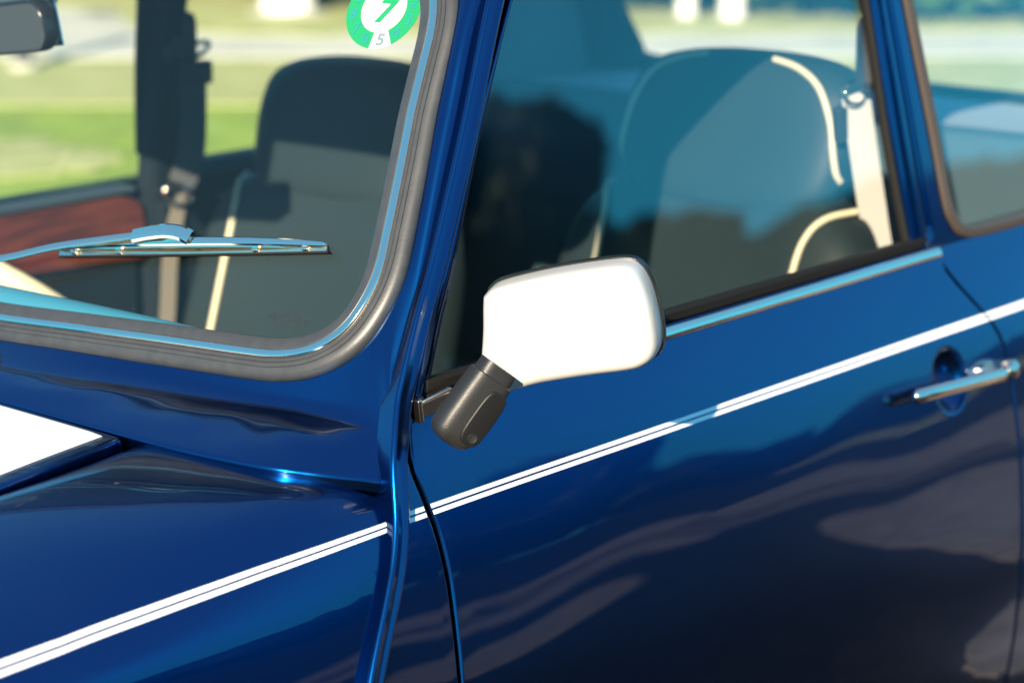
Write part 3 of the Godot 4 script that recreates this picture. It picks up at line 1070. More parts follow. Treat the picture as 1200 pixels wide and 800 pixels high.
func build_wiper() -> void:
	var w := group_part("windscreen_wiper", car, "chrome wiper arm and blade on the windscreen")
	# blade: bowed bridge, claws, steel spine and rubber
	var bl := cr([WS(.180, .9220, .0125), WS(.222, .9285, .016), WS(.285, .9365, .0185), WS(.342, .943, .0195), WS(.40, .9495, .0185), WS(.46, .9555, .0155), WS(.503, .9592, .0115)], 5)
	var nor := []
	for p in bl: nor.append(wsn(p.z))
	var rows := []
	var n := bl.size()
	for i in n:
		var T: Vector3 = (bl[mini(i + 1, n - 1)] - bl[maxi(i - 1, 0)]).normalized()
		var N: Vector3 = nor[i]
		var B := T.cross(N)
		var u := float(i) / (n - 1)
		var wd := .0046 * (1.0 - .45 * pow(absf(u - .5) * 2.0, 2.0))
		if i == 0 or i == n - 1: wd *= .5
		var row := PackedVector3Array()
		for q in [Vector2(-1, -.005), Vector2(-1, 0), Vector2(-.7, .0016), Vector2(0, .0022), Vector2(.7, .0016), Vector2(1, 0), Vector2(1, -.005), Vector2(.8, -.005), Vector2(.8, -.0005), Vector2(-.8, -.0005), Vector2(-.8, -.005)]:
			row.append(bl[i] + B * q.x * wd + N * q.y)
		rows.append(row)
	var mb := MB.new().grid(rows, false, true)
	mb.cap(rows[0], true); mb.cap(rows[-1])
	part("wiper_blade", mb.done(35), M.chrome, w)
	var sp := []; var sn := []
	for i in n:
		var u := float(i) / (n - 1)
		var z := lerpf(.184, .502, u)
		sp.append(WS(z, lerpf(.9193, .9570, u), .0085)); sn.append(wsn(z))
	part("blade_spine", MB.new().sweep(sp, sn, [Vector2(-.003, -.001), Vector2(-.003, .001), Vector2(.003, .001), Vector2(.003, -.001)]).done(), M.brushed_steel, w)
	var rp := []
	for i in n:
		var u := float(i) / (n - 1)
		rp.append(WS(lerpf(.184, .504, u), lerpf(.9175, .955, u), .0055))
	part("wiper_rubber", MB.new().sweep(rp, sn, [Vector2(-.0026, .0038), Vector2(.0026, .0038), Vector2(.0022, .0012), Vector2(.0006, -.0002), Vector2(.0002, -.0045), Vector2(-.0002, -.0045), Vector2(-.0006, -.0002), Vector2(-.0022, .0012)]).done(35), M.black_rubber, w)
	for z in [.205, .262, .425, .480]:
		var c: float = (z - .184) / .318
		var x := Transform3D(Basis(Vector3(.3, .12, 1).normalized(), wsn(z), Vector3(.3, .12, 1).normalized().cross(wsn(z))).orthonormalized(), WS(z, lerpf(.9200, .9575, c), .0105))
		part("blade_claw", MB.new().rbox(Vector3(.0035, .0035, .0035), .001, x).done(), M.chrome, w)
	# arm: flat spring strip, then the hooked head over the bridge
	var am := cr([WS(-.02, .835, .035), WS(.06, .885, .033), WS(.135, .901, .031), WS(.197, .919, .030), WS(.262, .935, .0255), WS(.287, .9405, .0242), WS(.303, .9435, .0248)], 5)
	nor = []
	for p in am: nor.append(wsn(p.z))
	var pf := [Vector2(-.0036, -.0008), Vector2(-.0036, .0004), Vector2(-.002, .0012), Vector2(.002, .0012), Vector2(.0036, .0004), Vector2(.0036, -.0008)]
	part("wiper_arm", MB.new().sweep(am, nor, pf).done(35), M.brushed_steel, w)
	var hk := cr([WS(.286, .9405, .024), WS(.305, .9445, .0255), WS(.326, .948, .0262), WS(.342, .9485, .025), WS(.353, .9465, .0215)], 5)
	nor = []
	for p in hk: nor.append(wsn(p.z))
	part("arm_hook", MB.new().sweep(hk, nor, [Vector2(-.0075, -.006), Vector2(-.0075, .0005), Vector2(-.0055, .0028), Vector2(0, .0036), Vector2(.0055, .0028), Vector2(.0075, .0005), Vector2(.0075, -.006)]).done(40), M.chrome, w)
	part("hook_rivet", MB.new().lathe([Vector2(0, .0035), Vector2(.002, .003), Vector2(.003, .001), Vector2(.003, -.004)], Transform3D(Basis(Vector3.RIGHT, wsn(.35), Vector3.RIGHT.cross(wsn(.35))).orthonormalized(), WS(.351, .9455, .0215)), 14).done(40), M.chrome, w)
	# rubber grommet of the washer jet on the scuttle
	var j := part("washer_jet", MB.new().lathe([Vector2(0, .0075), Vector2(.005, .007), Vector2(.0065, .004), Vector2(.012, .003), Vector2(.014, .0005), Vector2(.0145, -.006)], Transform3D(Basis.from_euler(Vector3(0, 0, .3)), Vector3(-.125, .8235, .160)), 24).done(40), M.gloss_black, car)
	j.set_meta("label", "small black washer jet on the scuttle")

func text_mesh(t: String, size: float, depth: float, font: String, weight := 400, italic := false) -> TextMesh:
	var f := SystemFont.new()
	f.font_names = PackedStringArray([font])
	f.font_weight = weight
	f.font_italic = italic
	var m := TextMesh.new()
	var fv := FontVariation.new()
	fv.base_font = f
	fv.variation_embolden = .7 if weight > 600 and t.length() == 1 else 0.0
	if italic: fv.variation_transform = Transform2D(Vector2(1, .2), Vector2(0, 1), Vector2.ZERO)
	m.text = t
	m.font = fv
	m.font_size = 64
	m.pixel_size = size / 64.0
	m.depth = depth
	m.curve_step = 1.0
	return m

func on_glass(z: float, y: float, off: float, spin := 0.0) -> Transform3D:
	var n := wsn(z)
	var r := (WS(z + .01, y) - WS(z - .01, y)).normalized()
	var u := n.cross(r).normalized()
	return Transform3D(Basis(r, u, n) * Basis(Vector3(0, 0, 1), spin), WS(z, y, off))

func disc_sector(r0: float, r1: float, a0: float, a1: float, x: Transform3D, th: float) -> ArrayMesh:
	var rows := []
	for i in 41:
		var a := lerpf(a0, a1, i / 40.0)
		rows.append(PackedVector3Array([x * Vector3(cos(a) * r0, sin(a) * r0, 0), x * Vector3(cos(a) * r1, sin(a) * r1, 0)]))
	return MB.new().shell(rows, th).done(30)

func build_sticker() -> void:
	var h := group_part("inspection_sticker", car, "round green and white sticker numbered 7 and 5")
	var x := on_glass(.4485, 1.170, -.0056)
	var R := .0425
	part("green_ring", disc_sector(R * .60, R, -PI * .5 - .06 - TAU + .59, -PI * .5 - .06, x, .0003), M.green_print, h)
	part("white_sector", disc_sector(R * .60, R, -PI * .5 - .06, -PI * .5 + .53, x, .0003), M.white_print, h)
	part("white_disc", disc_sector(.0004, R * .60, 0, TAU, x, .0003), M.white_print, h)
	var seven := part("numeral", text_mesh("7", R * .80, .0002, "Droid Sans", 800, true), M.green_print, h)
	seven.transform = x * Transform3D(Basis.IDENTITY, Vector3(0, -.0035, .0004))
	var five := part("numeral", text_mesh("5", R * .40, .0002, "Droid Sans", 700), M.grey_print, h)
	five.transform = x * Transform3D(Basis.IDENTITY, Vector3(R * .80 * sin(.235), -R * .80 * cos(.235), .0004))
	var k := 0
	for t in ["4", "3", "2", "1", "12", "11", "10", "9", "8", "7", "6"]:
		k += 1
		var a := .235 + k * TAU / 12
		var m := part("small_numeral", text_mesh(t, R * .36, .0002, "Droid Sans", 400), M.blue_print, h)
		m.transform = x * Transform3D(Basis.IDENTITY, Vector3(R * .80 * sin(a), -R * .80 * cos(a), .0004))
	# approval mark etched in the glass corner
	var e := group_part("glass_marking", car, "small etched approval marking in the windscreen corner")
	var c := on_glass(.478, .8985, .0004, .02)
	for q in [["Ameville", .0062, .003, .0058, true], ["II LAMINATED 44", .0027, .004, .0018, false], ["DOT 24 M 300", .0027, .0035, -.0012, false], ["43R 000487", .0034, .0035, -.0048, false]]:
		var m := part("lettering", text_mesh(q[0], q[1], .0001, "Droid Serif" if q[4] else "Droid Sans", 700, q[4]), M.etch, e)
		m.transform = c * Transform3D(Basis.IDENTITY, Vector3(q[2], q[3], 0))
	part("mark_ring", disc_sector(.0040, .0046, 0, TAU, c * Transform3D(Basis.IDENTITY, Vector3(-.0155, -.0022, 0)), .0001), M.etch, e)
	var l := part("lettering", text_mesh("E2", .0046, .0001, "Droid Sans", 700), M.etch, e)
	l.transform = c * Transform3D(Basis.IDENTITY, Vector3(-.0155, -.0022, 0))

# ------------------------------------------------------------------ cabin
func seat_w(y: float) -> float:   # half width of the backrest
	return look(SEATW, y)
var SEATW := []
var HEADW := []

func build_seat(n: String, hx: float, cz: float, dy: float, label: String) -> void:
	var h := group_part(n, car, label)
	SEATW = cr(v3([Vector2(.20, .40), Vector2(.225, .48), Vector2(.24, .60), Vector2(.238, .72), Vector2(.225, .80), Vector2(.195, .85), Vector2(.13, .885), Vector2(.02, .90)]), 6)
	HEADW = cr(v3([Vector2(.11, .85), Vector2(.155, .875), Vector2(.170, .93), Vector2(.170, .98), Vector2(.156, 1.014), Vector2(.120, 1.033), Vector2(.06, 1.041), Vector2(.008, 1.042)]), 6)
	var lean := func(y: float) -> float: return hx + .30 * (y - .95)
	for which in ["backrest", "headrest"]:
		var tab: Array = SEATW if which == "backrest" else HEADW
		var rows := []
		for p in tab:
			var w: float = p.x
			var y: float = p.y
			var row := PackedVector3Array()
			var dmax := .065 if which == "backrest" else .05
			var d := dmax * pow(clampf(w / (.24 if which == "backrest" else .164), 0, 1), .7)
			for k in 36:
				var t := TAU * k / 36
				var cz_ := signf(cos(t)) * pow(absf(cos(t)), .62) * w
				var cx := signf(sin(t)) * pow(absf(sin(t)), .62) * d
				# soft centre panel between the bolsters
				if which == "backrest" and sin(t) < 0:
					cx += .012 * exp(-pow(cz_ / .11, 4.0))
				row.append(Vector3(lean.call(y) + cx, y + dy, cz + cz_))
			rows.append(row)
		var mb := MB.new().grid(rows, false, true)
		mb.cap(rows[0], true); mb.cap(rows[-1])
		part(which, mb.done(179), M.leather, h)
	var face := func(z: float, y: float, head: bool) -> Vector3:
		var w := look(HEADW if head else SEATW, y)
		var d := (.05 if head else .065) * pow(clampf(w / (.164 if head else .24), 0, 1), .7)
		var f := pow(maxf(0.0, 1.0 - pow(minf(absf(z) / w, 1.0), 3.2)), 1.0 / 3.2)
		return Vector3(lean.call(y) - d * f - .001, y + dy, cz + z)
	for s in [-1, 1]:
		var pts := []
		for q in [Vector2(.05, 1.038), Vector2(.09, 1.031), Vector2(.126, 1.011), Vector2(.149, .972), Vector2(.1575, .938), Vector2(.1625, .912), Vector2(.1645, .900)]:
			pts.append(face.call(q.x * s, q.y, true))
		if n == "passenger_seat": part("piping", MB.new().tube(cr(pts, 6), .0044, 8).done(179), M.piping, h)
		pts = []
		for q in [Vector2(.188, .866), Vector2(.168, .860), Vector2(.154, .840), Vector2(.148, .80), Vector2(.146, .70), Vector2(.148, .60), Vector2(.15, .48)]:
			pts.append(face.call(q.x * s, q.y, false))
		part("piping", MB.new().tube(cr(pts, 6), .0044, 8).done(179), M.piping, h)
	part("cushion", MB.new().rbox(Vector3(.24, .075, .235), .05, Transform3D(Basis.from_euler(Vector3(0, 0, -.12)), Vector3(hx - .42, .36 + dy * .5, cz))).done(179), M.leather, h)
	part("seat_frame", MB.new().rbox(Vector3(.2, .03, .2), .01, Transform3D(Basis.IDENTITY, Vector3(hx - .40, .255, cz))).done(), M.dark_trim, h)

func strap(parent: Node, pts: Array, wdir: Vector3, w: float, m: Material) -> void:
	var path := cr(pts, 6); var nor := []
	for i in path.size():
		var T: Vector3 = (path[mini(i + 1, path.size() - 1)] - path[maxi(i - 1, 0)]).normalized()
		nor.append(T.cross(wdir).normalized())
	part("webbing", MB.new().sweep(path, nor, [Vector2(-w, -.0008), Vector2(-w, .0008), Vector2(w, .0008), Vector2(w, -.0008)]).done(30), m, parent)

func build_cabin() -> void:
	build_seat("passenger_seat", .945, .315, 0.0, "dark leather passenger seat with cream piping")
	build_seat("driver_seat", .872, -.292, -.05, "dark leather driver's seat with cream piping")
	# dashboard: padded top roll, parcel tray lip below
	var path := []; var rad := []
	for i in 33:
		var z := lerpf(-.50, .50, i / 32.0)
		path.append(Vector3(-.018 + .07 * pow(absf(z) / .5, 3.0) * .4, .838 - .030 * pow(absf(z) / .5, 5.0), z)); rad.append(.028)
	var d := part("dashboard", MB.new().tube(path, rad, 18).done(179), M.dash_vinyl, car, "teal blue padded dashboard top")
	part("dash_panel", MB.new().rbox(Vector3(.03, .09, .50), .015, Transform3D(Basis.from_euler(Vector3(0, 0, -.2)), Vector3(.0, .74, 0))).done(), M.wood, d)
	# steering wheel, far side
	var sw := group_part("steering_wheel", car, "cream rimmed steering wheel")
	var c := Vector3(.255, .745, -.345)
	var nrm := Vector3(.62, .78, 0).normalized()
	var sx := Vector3(0, 0, 1); var sy := nrm.cross(sx).normalized()
	var ring := []
	for k in 48:
		var a := TAU * k / 48
		ring.append(c + (sx * cos(a) + sy * sin(a)) * .185)
	part("rim", MB.new().tube(ring, .017, 14, true).done(179), M.cream_plastic, sw)
	for a in [.0, 2.1, 4.2]:
		part("spoke", MB.new().tube([c - nrm * .03, c + (sx * cos(a) + sy * sin(a)) * .10 - nrm * .02, c + (sx * cos(a) + sy * sin(a)) * .18], .009, 8).done(179), M.brushed_steel, sw)
	part("hub", MB.new().lathe([Vector2(0, .015), Vector2(.04, .012), Vector2(.05, -.01), Vector2(.03, -.04)], Transform3D(Basis(sx, nrm, sx.cross(nrm)), c - nrm * .03), 24).done(40), M.satin_black, sw)
	part("column", MB.new().tube([c - nrm * .05, c - nrm * .32], .022, 12).done(40), M.dark_trim, sw)
	# interior mirror
	var rm := group_part("rear_view_mirror", car, "dark rear view mirror hanging inside the windscreen")
	var mx := Transform3D(Basis.from_euler(Vector3(-.13, -.05, .10)), Vector3(.134, 1.108, -.132))
	var loops := []
	for q in [[.010, .85], [.0075, .93], [.003, .985], [-.003, 1.0], [-.009, .985], [-.0125, .945], [-.0135, .90], [-.0118, .875], [-.0115, .86]]:
		var row := PackedVector3Array()
		for qd in 4:
			for k in 12:
				var t := (qd + k / 11.0) * PI * .5
				var rr: float = .0245
				var hz: float = .105 - rr; var hy: float = .029 - rr
				var ins: float = .029 * (1.0 - q[1])
				row.append(mx * Vector3(q[0], hy * (1 if qd < 2 else -1) + sin(t) * (rr - ins), hz * (1 if qd in [0, 3] else -1) + cos(t) * (rr - ins)))
		loops.append(row)
	var mcase := MB.new().grid(loops, false, true)
	mcase.cap(loops[0], true)
	part("mirror_case", mcase.done(50), M.gloss_black, rm)
	part("case_back", MB.new().cap(loops[-1]).done(50), M.mirror_back, rm)
	part("mirror_glass", MB.new().rbox(Vector3(.001, .026, .1), .0008, mx * Transform3D(Basis.IDENTITY, Vector3(.0112, 0, 0))).done(), M.mirror_glass, rm)
	part("mirror_stem", MB.new().tube(cr([Vector3(.145, 1.14, -.09), Vector3(.16, 1.18, -.09), Vector3(.155, 1.225, -.09)], 4), .006, 8).done(179), M.satin_black, rm)
	for s in [-1, 1]:
		part("sun_visor", MB.new().rbox(Vector3(.006, .062, .17), .005, Transform3D(Basis.from_euler(Vector3(0, 0, -.25 if s < 0 else -1.45)), Vector3(.215, 1.165, .29 * s) if s < 0 else Vector3(.29, 1.248, .29))).done(179), M.grey_trim, car)
	# far side trim
	var ft := group_part("far_door_trim", car, "inner trim of the far door with polished wood capping")
	part("trim_panel", MB.new().rbox(Vector3(.385, .25, .012), .01, Transform3D(Basis.IDENTITY, Vector3(.335, .485, -.592))).done(), M.dark_trim, ft)
	var wc := []; var wb := []
	for q in [Vector2(-.05, .735), Vector2(-.05, .793), Vector2(.40, .794), Vector2(.68, .793), Vector2(.708, .788), Vector2(.722, .772), Vector2(.726, .745), Vector2(.726, .70), Vector2(.3, .716)]:
		wc.append(Vector3(q.x, q.y, -.572)); wb.append(Vector3(q.x, q.y, -.592))
	part("wood_capping", MB.new().plate(wb, wc).done(30), M.wood, ft, "glossy red brown wood capping")
	part("door_sill", MB.new().rbox(Vector3(.385, .005, .022), .003, Transform3D(Basis.IDENTITY, Vector3(.33, .8005, -.598))).done(), M.grey_trim, ft)
	# far pillars and rear trim
	var bp := group_part("far_pillar", car, "dark trim on the far door pillar")
	var rows := []
	for y in [.25, .5, .7, .78, .792, .806, .86, .95, 1.05, 1.15, 1.26]:
		var x0: float = .732 + .05 * (y - .80) if y > .8 else .733
		var zz: float = -.592 + .16 * maxf(0, y - .84)
		rows.append(PackedVector3Array([Vector3(x0, y, zz), Vector3(x0 + .006, y, zz + .02), Vector3(x0 + .015, y, zz + .026), Vector3(x0 + .036, y, zz + .026), Vector3(x0 + .046, y, zz + .018), Vector3(x0 + .05, y, zz)]))
	part("pillar_trim", MB.new().grid(rows).done(30), M.dark_trim, bp)
	part("pillar_foot", MB.new().rbox(Vector3(.055, .20, .02), .012, Transform3D(Basis.IDENTITY, Vector3(.80, .58, -.575))).done(), M.dark_trim, bp)
	var np := group_part("near_pillar", car, "grey trim inside the near door pillar")
	rows = []
	for y in steps(.25, 1.25, 12):
		var zz: float = .590 - .17 * maxf(0, y - .84)
		var x0: float = .965 - .17 * maxf(0, y - .84)
		rows.append(PackedVector3Array([Vector3(x0 - .055, y, zz + .012), Vector3(x0 - .04, y, zz - .008), Vector3(x0 - .025, y, zz - .012), Vector3(x0 - .022, y, zz - .018), Vector3(x0, y, zz - .022), Vector3(x0 + .004, y, zz - .028), Vector3(x0 + .03, y, zz - .03), Vector3(x0 + .045, y, zz)]))
	part("pillar_trim", MB.new().grid(rows).done(30), M.pillar_grey, np)
	for s in [-1, 1]:
		var rt := part("rear_side_trim", MB.new().rbox(Vector3(.36, .27, .012), .01, Transform3D(Basis.IDENTITY, Vector3(1.19 if s < 0 else 1.30, .535, .592 * s))).done(), M.dark_trim, car)
		part("trim_rail", MB.new().rbox(Vector3(.34, .012, .02), .006, Transform3D(Basis.IDENTITY, Vector3(1.17 if s < 0 else 1.30, .815, .588 * s))).done(), M.grey_trim, rt)
		# lining of the rear pillar
		var inn := []; var out := []
		for q in [[Vector2(1.47, .86), Vector2(1.76, .86)], [Vector2(1.49, .90), Vector2(1.755, .90)], [Vector2(1.488, .97), Vector2(1.72, .97)], [Vector2(1.462, 1.10), Vector2(1.65, 1.10)], [Vector2(1.42, 1.19), Vector2(1.60, 1.19)], [Vector2(1.33, 1.23), Vector2(1.54, 1.24)]]:
			inn.append(Vector3(q[0].x, q[0].y, s * (zu(q[0].y) - .028)))
			out.append(Vector3(q[1].x, q[1].y, s * (zu(q[1].y) - .075)))
		part("rear_pillar_lining", MB.new().shell([PackedVector3Array(cr(inn, 4)), PackedVector3Array(cr(out, 4))], .004).done(60), M.headlining, car)
	# rear seat and shelf
	var rs := group_part("rear_seat", car, "dark leather rear bench")
	for z in [-.29, .29]:
		part("backrest", MB.new().rbox(Vector3(.06, .24, .27), .05, Transform3D(Basis.from_euler(Vector3(0, 0, -.3)), Vector3(1.43, .655, z))).done(179), M.rear_leather, rs)
	part("cushion", MB.new().rbox(Vector3(.22, .07, .56), .05, Transform3D(Basis.IDENTITY, Vector3(1.22, .40, 0))).done(179), M.leather, rs)
	part("parcel_shelf", MB.new().rbox(Vector3(.16, .012, .54), .008, Transform3D(Basis.IDENTITY, Vector3(1.64, .872, 0))).done(), M.headlining, car)
	# belts
	var nb := group_part("seat_belt", car, "pale seat belt hanging by the near door pillar")
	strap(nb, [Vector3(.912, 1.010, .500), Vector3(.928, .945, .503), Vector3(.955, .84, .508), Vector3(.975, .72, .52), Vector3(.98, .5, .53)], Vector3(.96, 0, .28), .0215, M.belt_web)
	part("belt_anchor", MB.new().rbox(Vector3(.022, .045, .016), .014, Transform3D(Basis.IDENTITY, Vector3(.915, 1.060, .520))).done(179), M.satin_black, nb)
	part("belt_ring", MB.new().tube(ringpts(Vector3(.908, 1.012, .502), Vector3(1, 0, 0), Vector3(0, 1, -.2), .024, .014), .003, 8, true).done(179), M.chrome, nb)
	part("belt_tongue", MB.new().rbox(Vector3(.013, .022, .007), .004, Transform3D(Basis.from_euler(Vector3(0, 0, .2)), Vector3(.900, .975, .490))).done(), M.satin_black, nb)
	var fb := group_part("seat_belt", car, "dark seat belt hanging by the far door pillar")
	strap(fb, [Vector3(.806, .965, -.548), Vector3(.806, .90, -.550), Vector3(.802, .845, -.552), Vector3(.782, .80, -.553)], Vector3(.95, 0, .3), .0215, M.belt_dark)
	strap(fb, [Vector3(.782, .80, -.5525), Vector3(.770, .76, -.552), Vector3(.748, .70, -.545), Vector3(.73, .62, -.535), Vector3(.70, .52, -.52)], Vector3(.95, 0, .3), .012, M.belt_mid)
	part("belt_anchor", MB.new().rbox(Vector3(.034, .038, .018), .016, Transform3D(Basis.IDENTITY, Vector3(.782, 1.012, -.556))).done(179), M.satin_black, fb)
	part("belt_ring", MB.new().tube(ringpts(Vector3(.806, .990, -.548), Vector3(1, .25, 0), Vector3(0, 1, .2), .034, .011), .004, 8, true).done(179), M.chrome, fb)
	part("belt_guide", MB.new().rbox(Vector3(.030, .017, .010), .004, Transform3D(Basis.IDENTITY, Vector3(.806, .960, -.546))).done(), M.satin_black, fb)
	part("belt_tongue", MB.new().tube(ringpts(Vector3(.768, .787, -.545), Vector3(1, -.4, 0), Vector3(.4, 1, .2), .028, .014), .0045, 8, true).done(179), M.brushed_steel, fb)

func ringpts(c: Vector3, a: Vector3, b: Vector3, ra: float, rb: float) -> Array:
	var o := []
	for k in 24:
		var t := TAU * k / 24
		o.append(c + a.normalized() * cos(t) * ra + b.normalized() * sin(t) * rb)
	return o

# ------------------------------------------------------------------ outdoors
const HEAD := Vector3(.7672, 0, -.6414)    # direction across the road beyond the car
const ALONG := Vector3(.6414, 0, .7672)    # direction along that road
const FIELD := Vector3(-1.564, 0, 2.034)

func gp(along: float, away: float, y := 0.0) -> Vector3:
	return FIELD + ALONG * along + HEAD * away + Vector3(0, y, 0)

func patch(n: String, pts: Array, y: float, m: Material, label := "", kind := "structure", ragged := .06) -> void:
	# soft edged patch of ground, 30 mm thick
	var ring := []
	var dense := cr(pts, 8, true)
	var top := []; var bot := []
	for p in dense:
		var q: Vector3 = p + Vector3(rng.randf_range(-ragged, ragged), 0, rng.randf_range(-ragged, ragged))
		top.append(Vector3(q.x, y, q.z)); bot.append(Vector3(q.x, y - .03, q.z))
	structure(n, MB.new().plate(bot, top).done(30), m, label, kind)

func leaf_crown(sd: int, n: int, rx: float, ry: float, leaf: float) -> ArrayMesh:
	rng.seed = sd
	var mb := MB.new()
	var blobs := []
	for i in 16:
		var d := Vector3(rng.randf_range(-1, 1), rng.randf_range(-1, 1), rng.randf_range(-1, 1)).limit_length(1.0)
		blobs.append([d * Vector3(rx, ry, rx) * .75, rng.randf_range(.28, .5)])
	for i in n:
		var b = blobs[rng.randi() % 16]
		var d := Vector3(rng.randfn(), rng.randfn(), rng.randfn()).normalized() * pow(rng.randf(), .4)
		var c: Vector3 = b[0] + d * b[1] * Vector3(rx, ry, rx)
		var a := Vector3(rng.randfn(), rng.randfn() * .5, rng.randfn()).normalized()
		var q := a.cross(Vector3(rng.randfn(), rng.randfn(), rng.randfn()).normalized()).normalized()
		var s := leaf * rng.randf_range(.6, 1.4)
		var k := mb.v.size()
		mb.v.append_array(PackedVector3Array([c - a * s, c + q * s * .5, c + a * s, c - q * s * .5]))
		mb.t.append_array(PackedInt32Array([k, k + 1, k + 2, k, k + 2, k + 3]))
	return mb.done(1.0)

var CROWNS := []
var TRUNK: ArrayMesh

func tree(n: String, at: Vector3, h: float, w: float, kind: int, turn: float, label: String, cat: String, grp: String) -> void:
	var o := Node3D.new()
	o.name = numbered(n)
	add_child(o, true)
	o.position = at
	o.rotation.y = turn
	tag(o, label, cat, grp)
	var c := part("crown", CROWNS[kind], M["leaf%d" % kind], o)
	c.scale = Vector3(w, h * .5, w)
	c.position = Vector3(0, h * (.56 if n != "shrub" else .48), 0)
	var t := part("trunk", TRUNK, M.bark, o)
	t.scale = Vector3(h * .05, h * .62, h * .05)

func build_outdoors() -> void:
	rng.seed = 77
	# one sheet of asphalt to the horizon
	var g := MB.new()
	g.grid([PackedVector3Array([Vector3(-300, 0, -300), Vector3(-300, 0, 300)]), PackedVector3Array([Vector3(300, 0, -300), Vector3(300, 0, 300)])])
	structure("ground", g.done(), M.asphalt, "dark asphalt ground under the car")
	# beyond the car: lawn, dry strip, pale road, verge
	patch("lawn", [gp(-9, 5.4), gp(-3, 5.4), gp(1.2, 5.6), gp(4.0, 8), gp(4.2, 10.25), gp(0, 10.25), gp(-12, 10.3), gp(-14, 8)], .012, M.lawn, "bright green lawn beyond the car")
	patch("dry_grass", [gp(-14, 9.95), gp(0, 9.9), gp(5, 9.9), gp(5.6, 10.8), gp(5, 11.75), gp(0, 11.65), gp(-14, 11.5), gp(-15, 10.6)], .020, M.dry_grass, "yellowed dry grass along the pale road")
	patch("road", [gp(-40, 11.3), gp(-15, 11.35), gp(0, 11.5), gp(15, 11.6), gp(40, 11.7), gp(40, 13.2), gp(15, 12.9), gp(0, 12.7), gp(-1.4, 12.7), gp(-2.4, 13.5), gp(-4, 17), gp(-15, 18), gp(-40, 18)], .028, M.concrete, "pale concrete road beyond the lawn")
	patch("verge", [gp(-1.7, 12.5), gp(0, 12.35), gp(3, 12.6), gp(15, 12.8), gp(40, 13.0), gp(40, 40), gp(0, 40), gp(-3.4, 40), gp(-3.2, 17), gp(-2.2, 13.6)], .036, M.dry_grass, "yellow green verge in front of the trees")
	patch("path", [gp(-2.4, 8.05), gp(-1.9, 8.1), gp(-1.45, 8.35), gp(-1.5, 8.7), gp(-2.0, 8.95), gp(-3.2, 8.95), gp(-4.4, 8.8), gp(-4.6, 8.3), gp(-3.4, 8.0)], .020, M.dry_grass, "pale worn patch in the lawn")
	# near side, behind the photographer: worn verge strips that the paint reflects
	patch("gravel", [Vector3(4.6, 0, 2.6), Vector3(5.6, 0, 3.5), Vector3(6.6, 0, 4.6), Vector3(7.4, 0, 6.2), Vector3(7.9, 0, 8.2), Vector3(7.4, 0, 11.5), Vector3(5.0, 0, 16.0), Vector3(7.0, 0, 16.0), Vector3(9.6, 0, 11.5), Vector3(9.9, 0, 8.2), Vector3(9.2, 0, 5.6), Vector3(7.6, 0, 3.9), Vector3(6.0, 0, 2.5)], .010, M.gravel, "long curved strip of bare gravel beside the parking area", "structure", .012)
	patch("gravel", [Vector3(5.4, 0, 4.9), Vector3(5.9, 0, 5.8), Vector3(6.1, 0, 7.4), Vector3(5.6, 0, 10.0), Vector3(6.5, 0, 10.0), Vector3(6.9, 0, 7.4), Vector3(6.5, 0, 5.8)], .008, M.gravel, "thin gravel strip inside the long curved one", "structure", .012)
	patch("gravel", [Vector3(2.3, 0, 1.35), Vector3(2.75, 0, 1.9), Vector3(3.2, 0, 2.45), Vector3(4.0, 0, 3.1), Vector3(4.4, 0, 3.0), Vector3(4.1, 0, 2.4), Vector3(3.5, 0, 1.7)], .008, M.gravel, "broad gravel patch a few steps behind the near door", "structure", .012)
	patch("gravel", [Vector3(3.2, 0, 3.9), Vector3(3.6, 0, 4.6), Vector3(4.4, 0, 5.2), Vector3(4.8, 0, 4.9), Vector3(4.3, 0, 4.1), Vector3(3.7, 0, 3.7)], .008, M.gravel, "small gravel patch out from the near door", "structure", .012)
	patch("gravel", [Vector3(1.5, 0, .92), Vector3(1.65, 0, 1.1), Vector3(1.95, 0, 1.15), Vector3(2.2, 0, 1.0), Vector3(1.9, 0, .85)], .008, M.gravel, "gravel patch close beside the rear wheel", "structure", .012)
	CROWNS = [leaf_crown(5, 5200, 1.0, 1.0, .11), leaf_crown(6, 5200, 1.0, 1.0, .10), leaf_crown(7, 5200, 1.0, 1.0, .12), leaf_crown(8, 7000, 1.0, 1.0, .11)]
	var prof := []
	for i in 9:
		var u := i / 8.0
		prof.append(Vector2(lerpf(.5, .16, u) + .25 * exp(-u * 14), u))
	TRUNK = MB.new().lathe(prof, Transform3D.IDENTITY, 10).done(50)
	rng.seed = 91
	var ord := ["first", "second", "third", "fourth", "fifth", "sixth", "seventh", "eighth", "ninth", "tenth", "eleventh"]
	# woodland edge beyond the verge
	for i in 11:
		var a := -13.0 + i * 3.0 + rng.randf_range(-.4, .4)
		var d := 18.0 + rng.randf_range(-1, 1.5)
		if a < -2.6: d += 7.0
		tree("tree", gp(a, d), rng.randf_range(4.6, 6.2), rng.randf_range(2.0, 2.6), i % 3, rng.randf() * TAU, "dark leafy tree, %s from the left along the woodland edge" % ord[i], "tree", "trees beyond the verge")
	for i in 11:
		var a := -1.3 + i * .62 + rng.randf_range(-.12, .12)
		tree("shrub", gp(a, 14.75 - .34 * (a + 1.8) + rng.randf_range(-.2, .3)), rng.randf_range(1.3, 2.2), rng.randf_range(.8, 1.1), i % 3, rng.randf() * TAU, "low dark shrub, %s from the left at the foot of the far trees" % ord[i], "shrub", "shrubs along the verge")
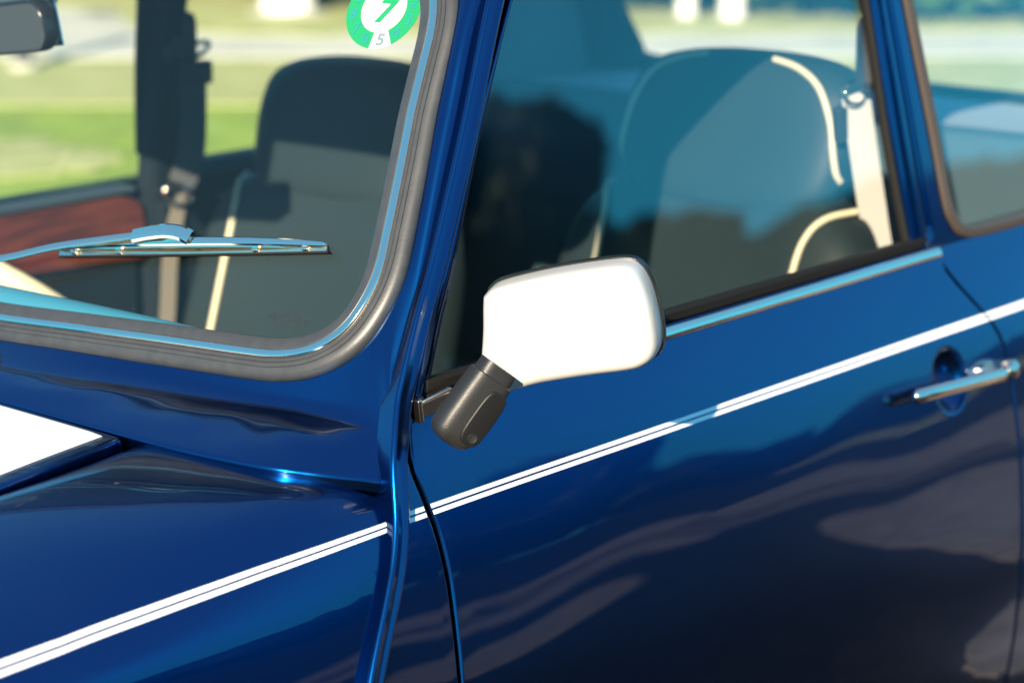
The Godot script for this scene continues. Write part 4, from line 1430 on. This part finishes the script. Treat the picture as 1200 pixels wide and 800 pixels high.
	# across the parking area, mirrored in paint and glass
	for i in 11:
		var az := deg_to_rad(22.0 + i * 4.1 + rng.randf_range(-.8, .8))
		var d := 52.0 + rng.randf_range(-3, 8)
		var hh := rng.randf_range(1.4, 1.9) if i < 4 else rng.randf_range(2.3, 3.0)
		if i == 4: hh = 2.6
		if i in [5, 6]: hh = rng.randf_range(6.2, 6.8)
		tree("tree", Vector3(cos(az) * d, 0, sin(az) * d), hh, rng.randf_range(2.6, 3.3), 3, rng.randf() * TAU, "leafy tree across the parking area, %s from the rear, mirrored in the near door" % ord[i], "tree", "trees facing the near side of the car")
	# posts by the road
	var pp := [[Vector3(7.96, 0, -7.55), .15, 1.5, "post_white", "broad white post standing at the far road edge"], [Vector3(9.16, 0, -5.70), .05, 1.6, "post_white", "slim pale post on the verge, seen through the rear window's left half"], [Vector3(9.25, 0, -5.46), .065, 1.6, "post_white", "thicker pale post beside the slim pale post"], [Vector3(5.5, 0, -6.8), .045, .55, "post_dark", "short dark bollard on the dry grass"]]
	for q in pp:
		var o := Node3D.new()
		o.name = numbered("bollard" if q[3] == "post_dark" else "post")
		add_child(o, true)
		o.position = q[0]
		tag(o, q[4], "bollard" if q[3] == "post_dark" else "post")
		part("shaft", MB.new().lathe([Vector2(q[1], 0), Vector2(q[1], q[2]), Vector2(q[1] * .7, q[2] + .02), Vector2(0.001, q[2] + .03)], Transform3D.IDENTITY, 16).done(35), M[q[3]], o)
		part("foot", MB.new().lathe([Vector2(q[1] * 1.5, 0), Vector2(q[1] * 1.5, .04), Vector2(q[1], .05)], Transform3D.IDENTITY, 16).done(35), M.concrete, o)

# ------------------------------------------------------------------ scene
func _ready() -> void:
	var cam := Camera3D.new()
	cam.name = "camera"
	cam.position = Vector3(-1.564, 1.399, 2.034)
	cam.rotation_degrees = Vector3(-13.536, -50.093, 0)
	cam.fov = 16.075
	cam.near = .05
	cam.far = 1000
	var ca := CameraAttributesPhysical.new()
	ca.frustum_focal_length = 85.0
	ca.frustum_focus_distance = 2.22
	ca.exposure_aperture = 4.0
	cam.attributes = ca
	add_child(cam)
	cam.fov = 16.075
	cam.current = true
	var we := WorldEnvironment.new()
	we.name = "world"
	var env := Environment.new()
	env.background_mode = Environment.BG_SKY
	var sm := ProceduralSkyMaterial.new()
	sm.sky_top_color = Color(.28, .49, .67)
	sm.sky_horizon_color = Color(.20, .76, .94)
	sm.sky_curve = .16
	sm.sky_energy_multiplier = .88
	sm.ground_horizon_color = Color(.4, .42, .4)
	sm.ground_bottom_color = Color(.2, .2, .2)
	sm.sun_angle_max = 8.0
	var sky := Sky.new()
	sky.sky_material = sm
	env.sky = sky
	env.tonemap_mode = Environment.TONE_MAPPER_LINEAR
	env.tonemap_exposure = 2.9
	env.sdfgi_enabled = true
	env.ssao_enabled = true
	env.ssil_enabled = true
	we.environment = env
	add_child(we)
	var sun := DirectionalLight3D.new()
	sun.name = "sun"
	sun.light_energy = 1.6
	sun.light_color = Color(1.0, .93, .82)
	sun.light_angular_distance = .53
	sun.shadow_enabled = true
	sun.look_at_from_position(Vector3.ZERO, Vector3(.83, -.405, -.395))
	add_child(sun)

	tables(); materials(); seal_path(); wing_tab()
	build_outdoors()
	car = Node3D.new()
	car.name = "small_car"
	add_child(car)
	tag(car, "dark blue classic small car with white pin stripes and white side mirror", "car")
	for s in [1, -1]:
		build_wing(s); build_seam(s); build_surround(s); build_hinge_panel(s)
	build_bonnet()
	build_windscreen()
	build_near_door_trim(build_door(1, 0.0))
	build_door(-1, -.105)
	build_quarter(1, 0.0)
	build_quarter(-1, -.105)
	build_roof_and_tail()
	build_handle()
	build_side_mirror()
	build_wiper()
	build_sticker()
	build_cabin()
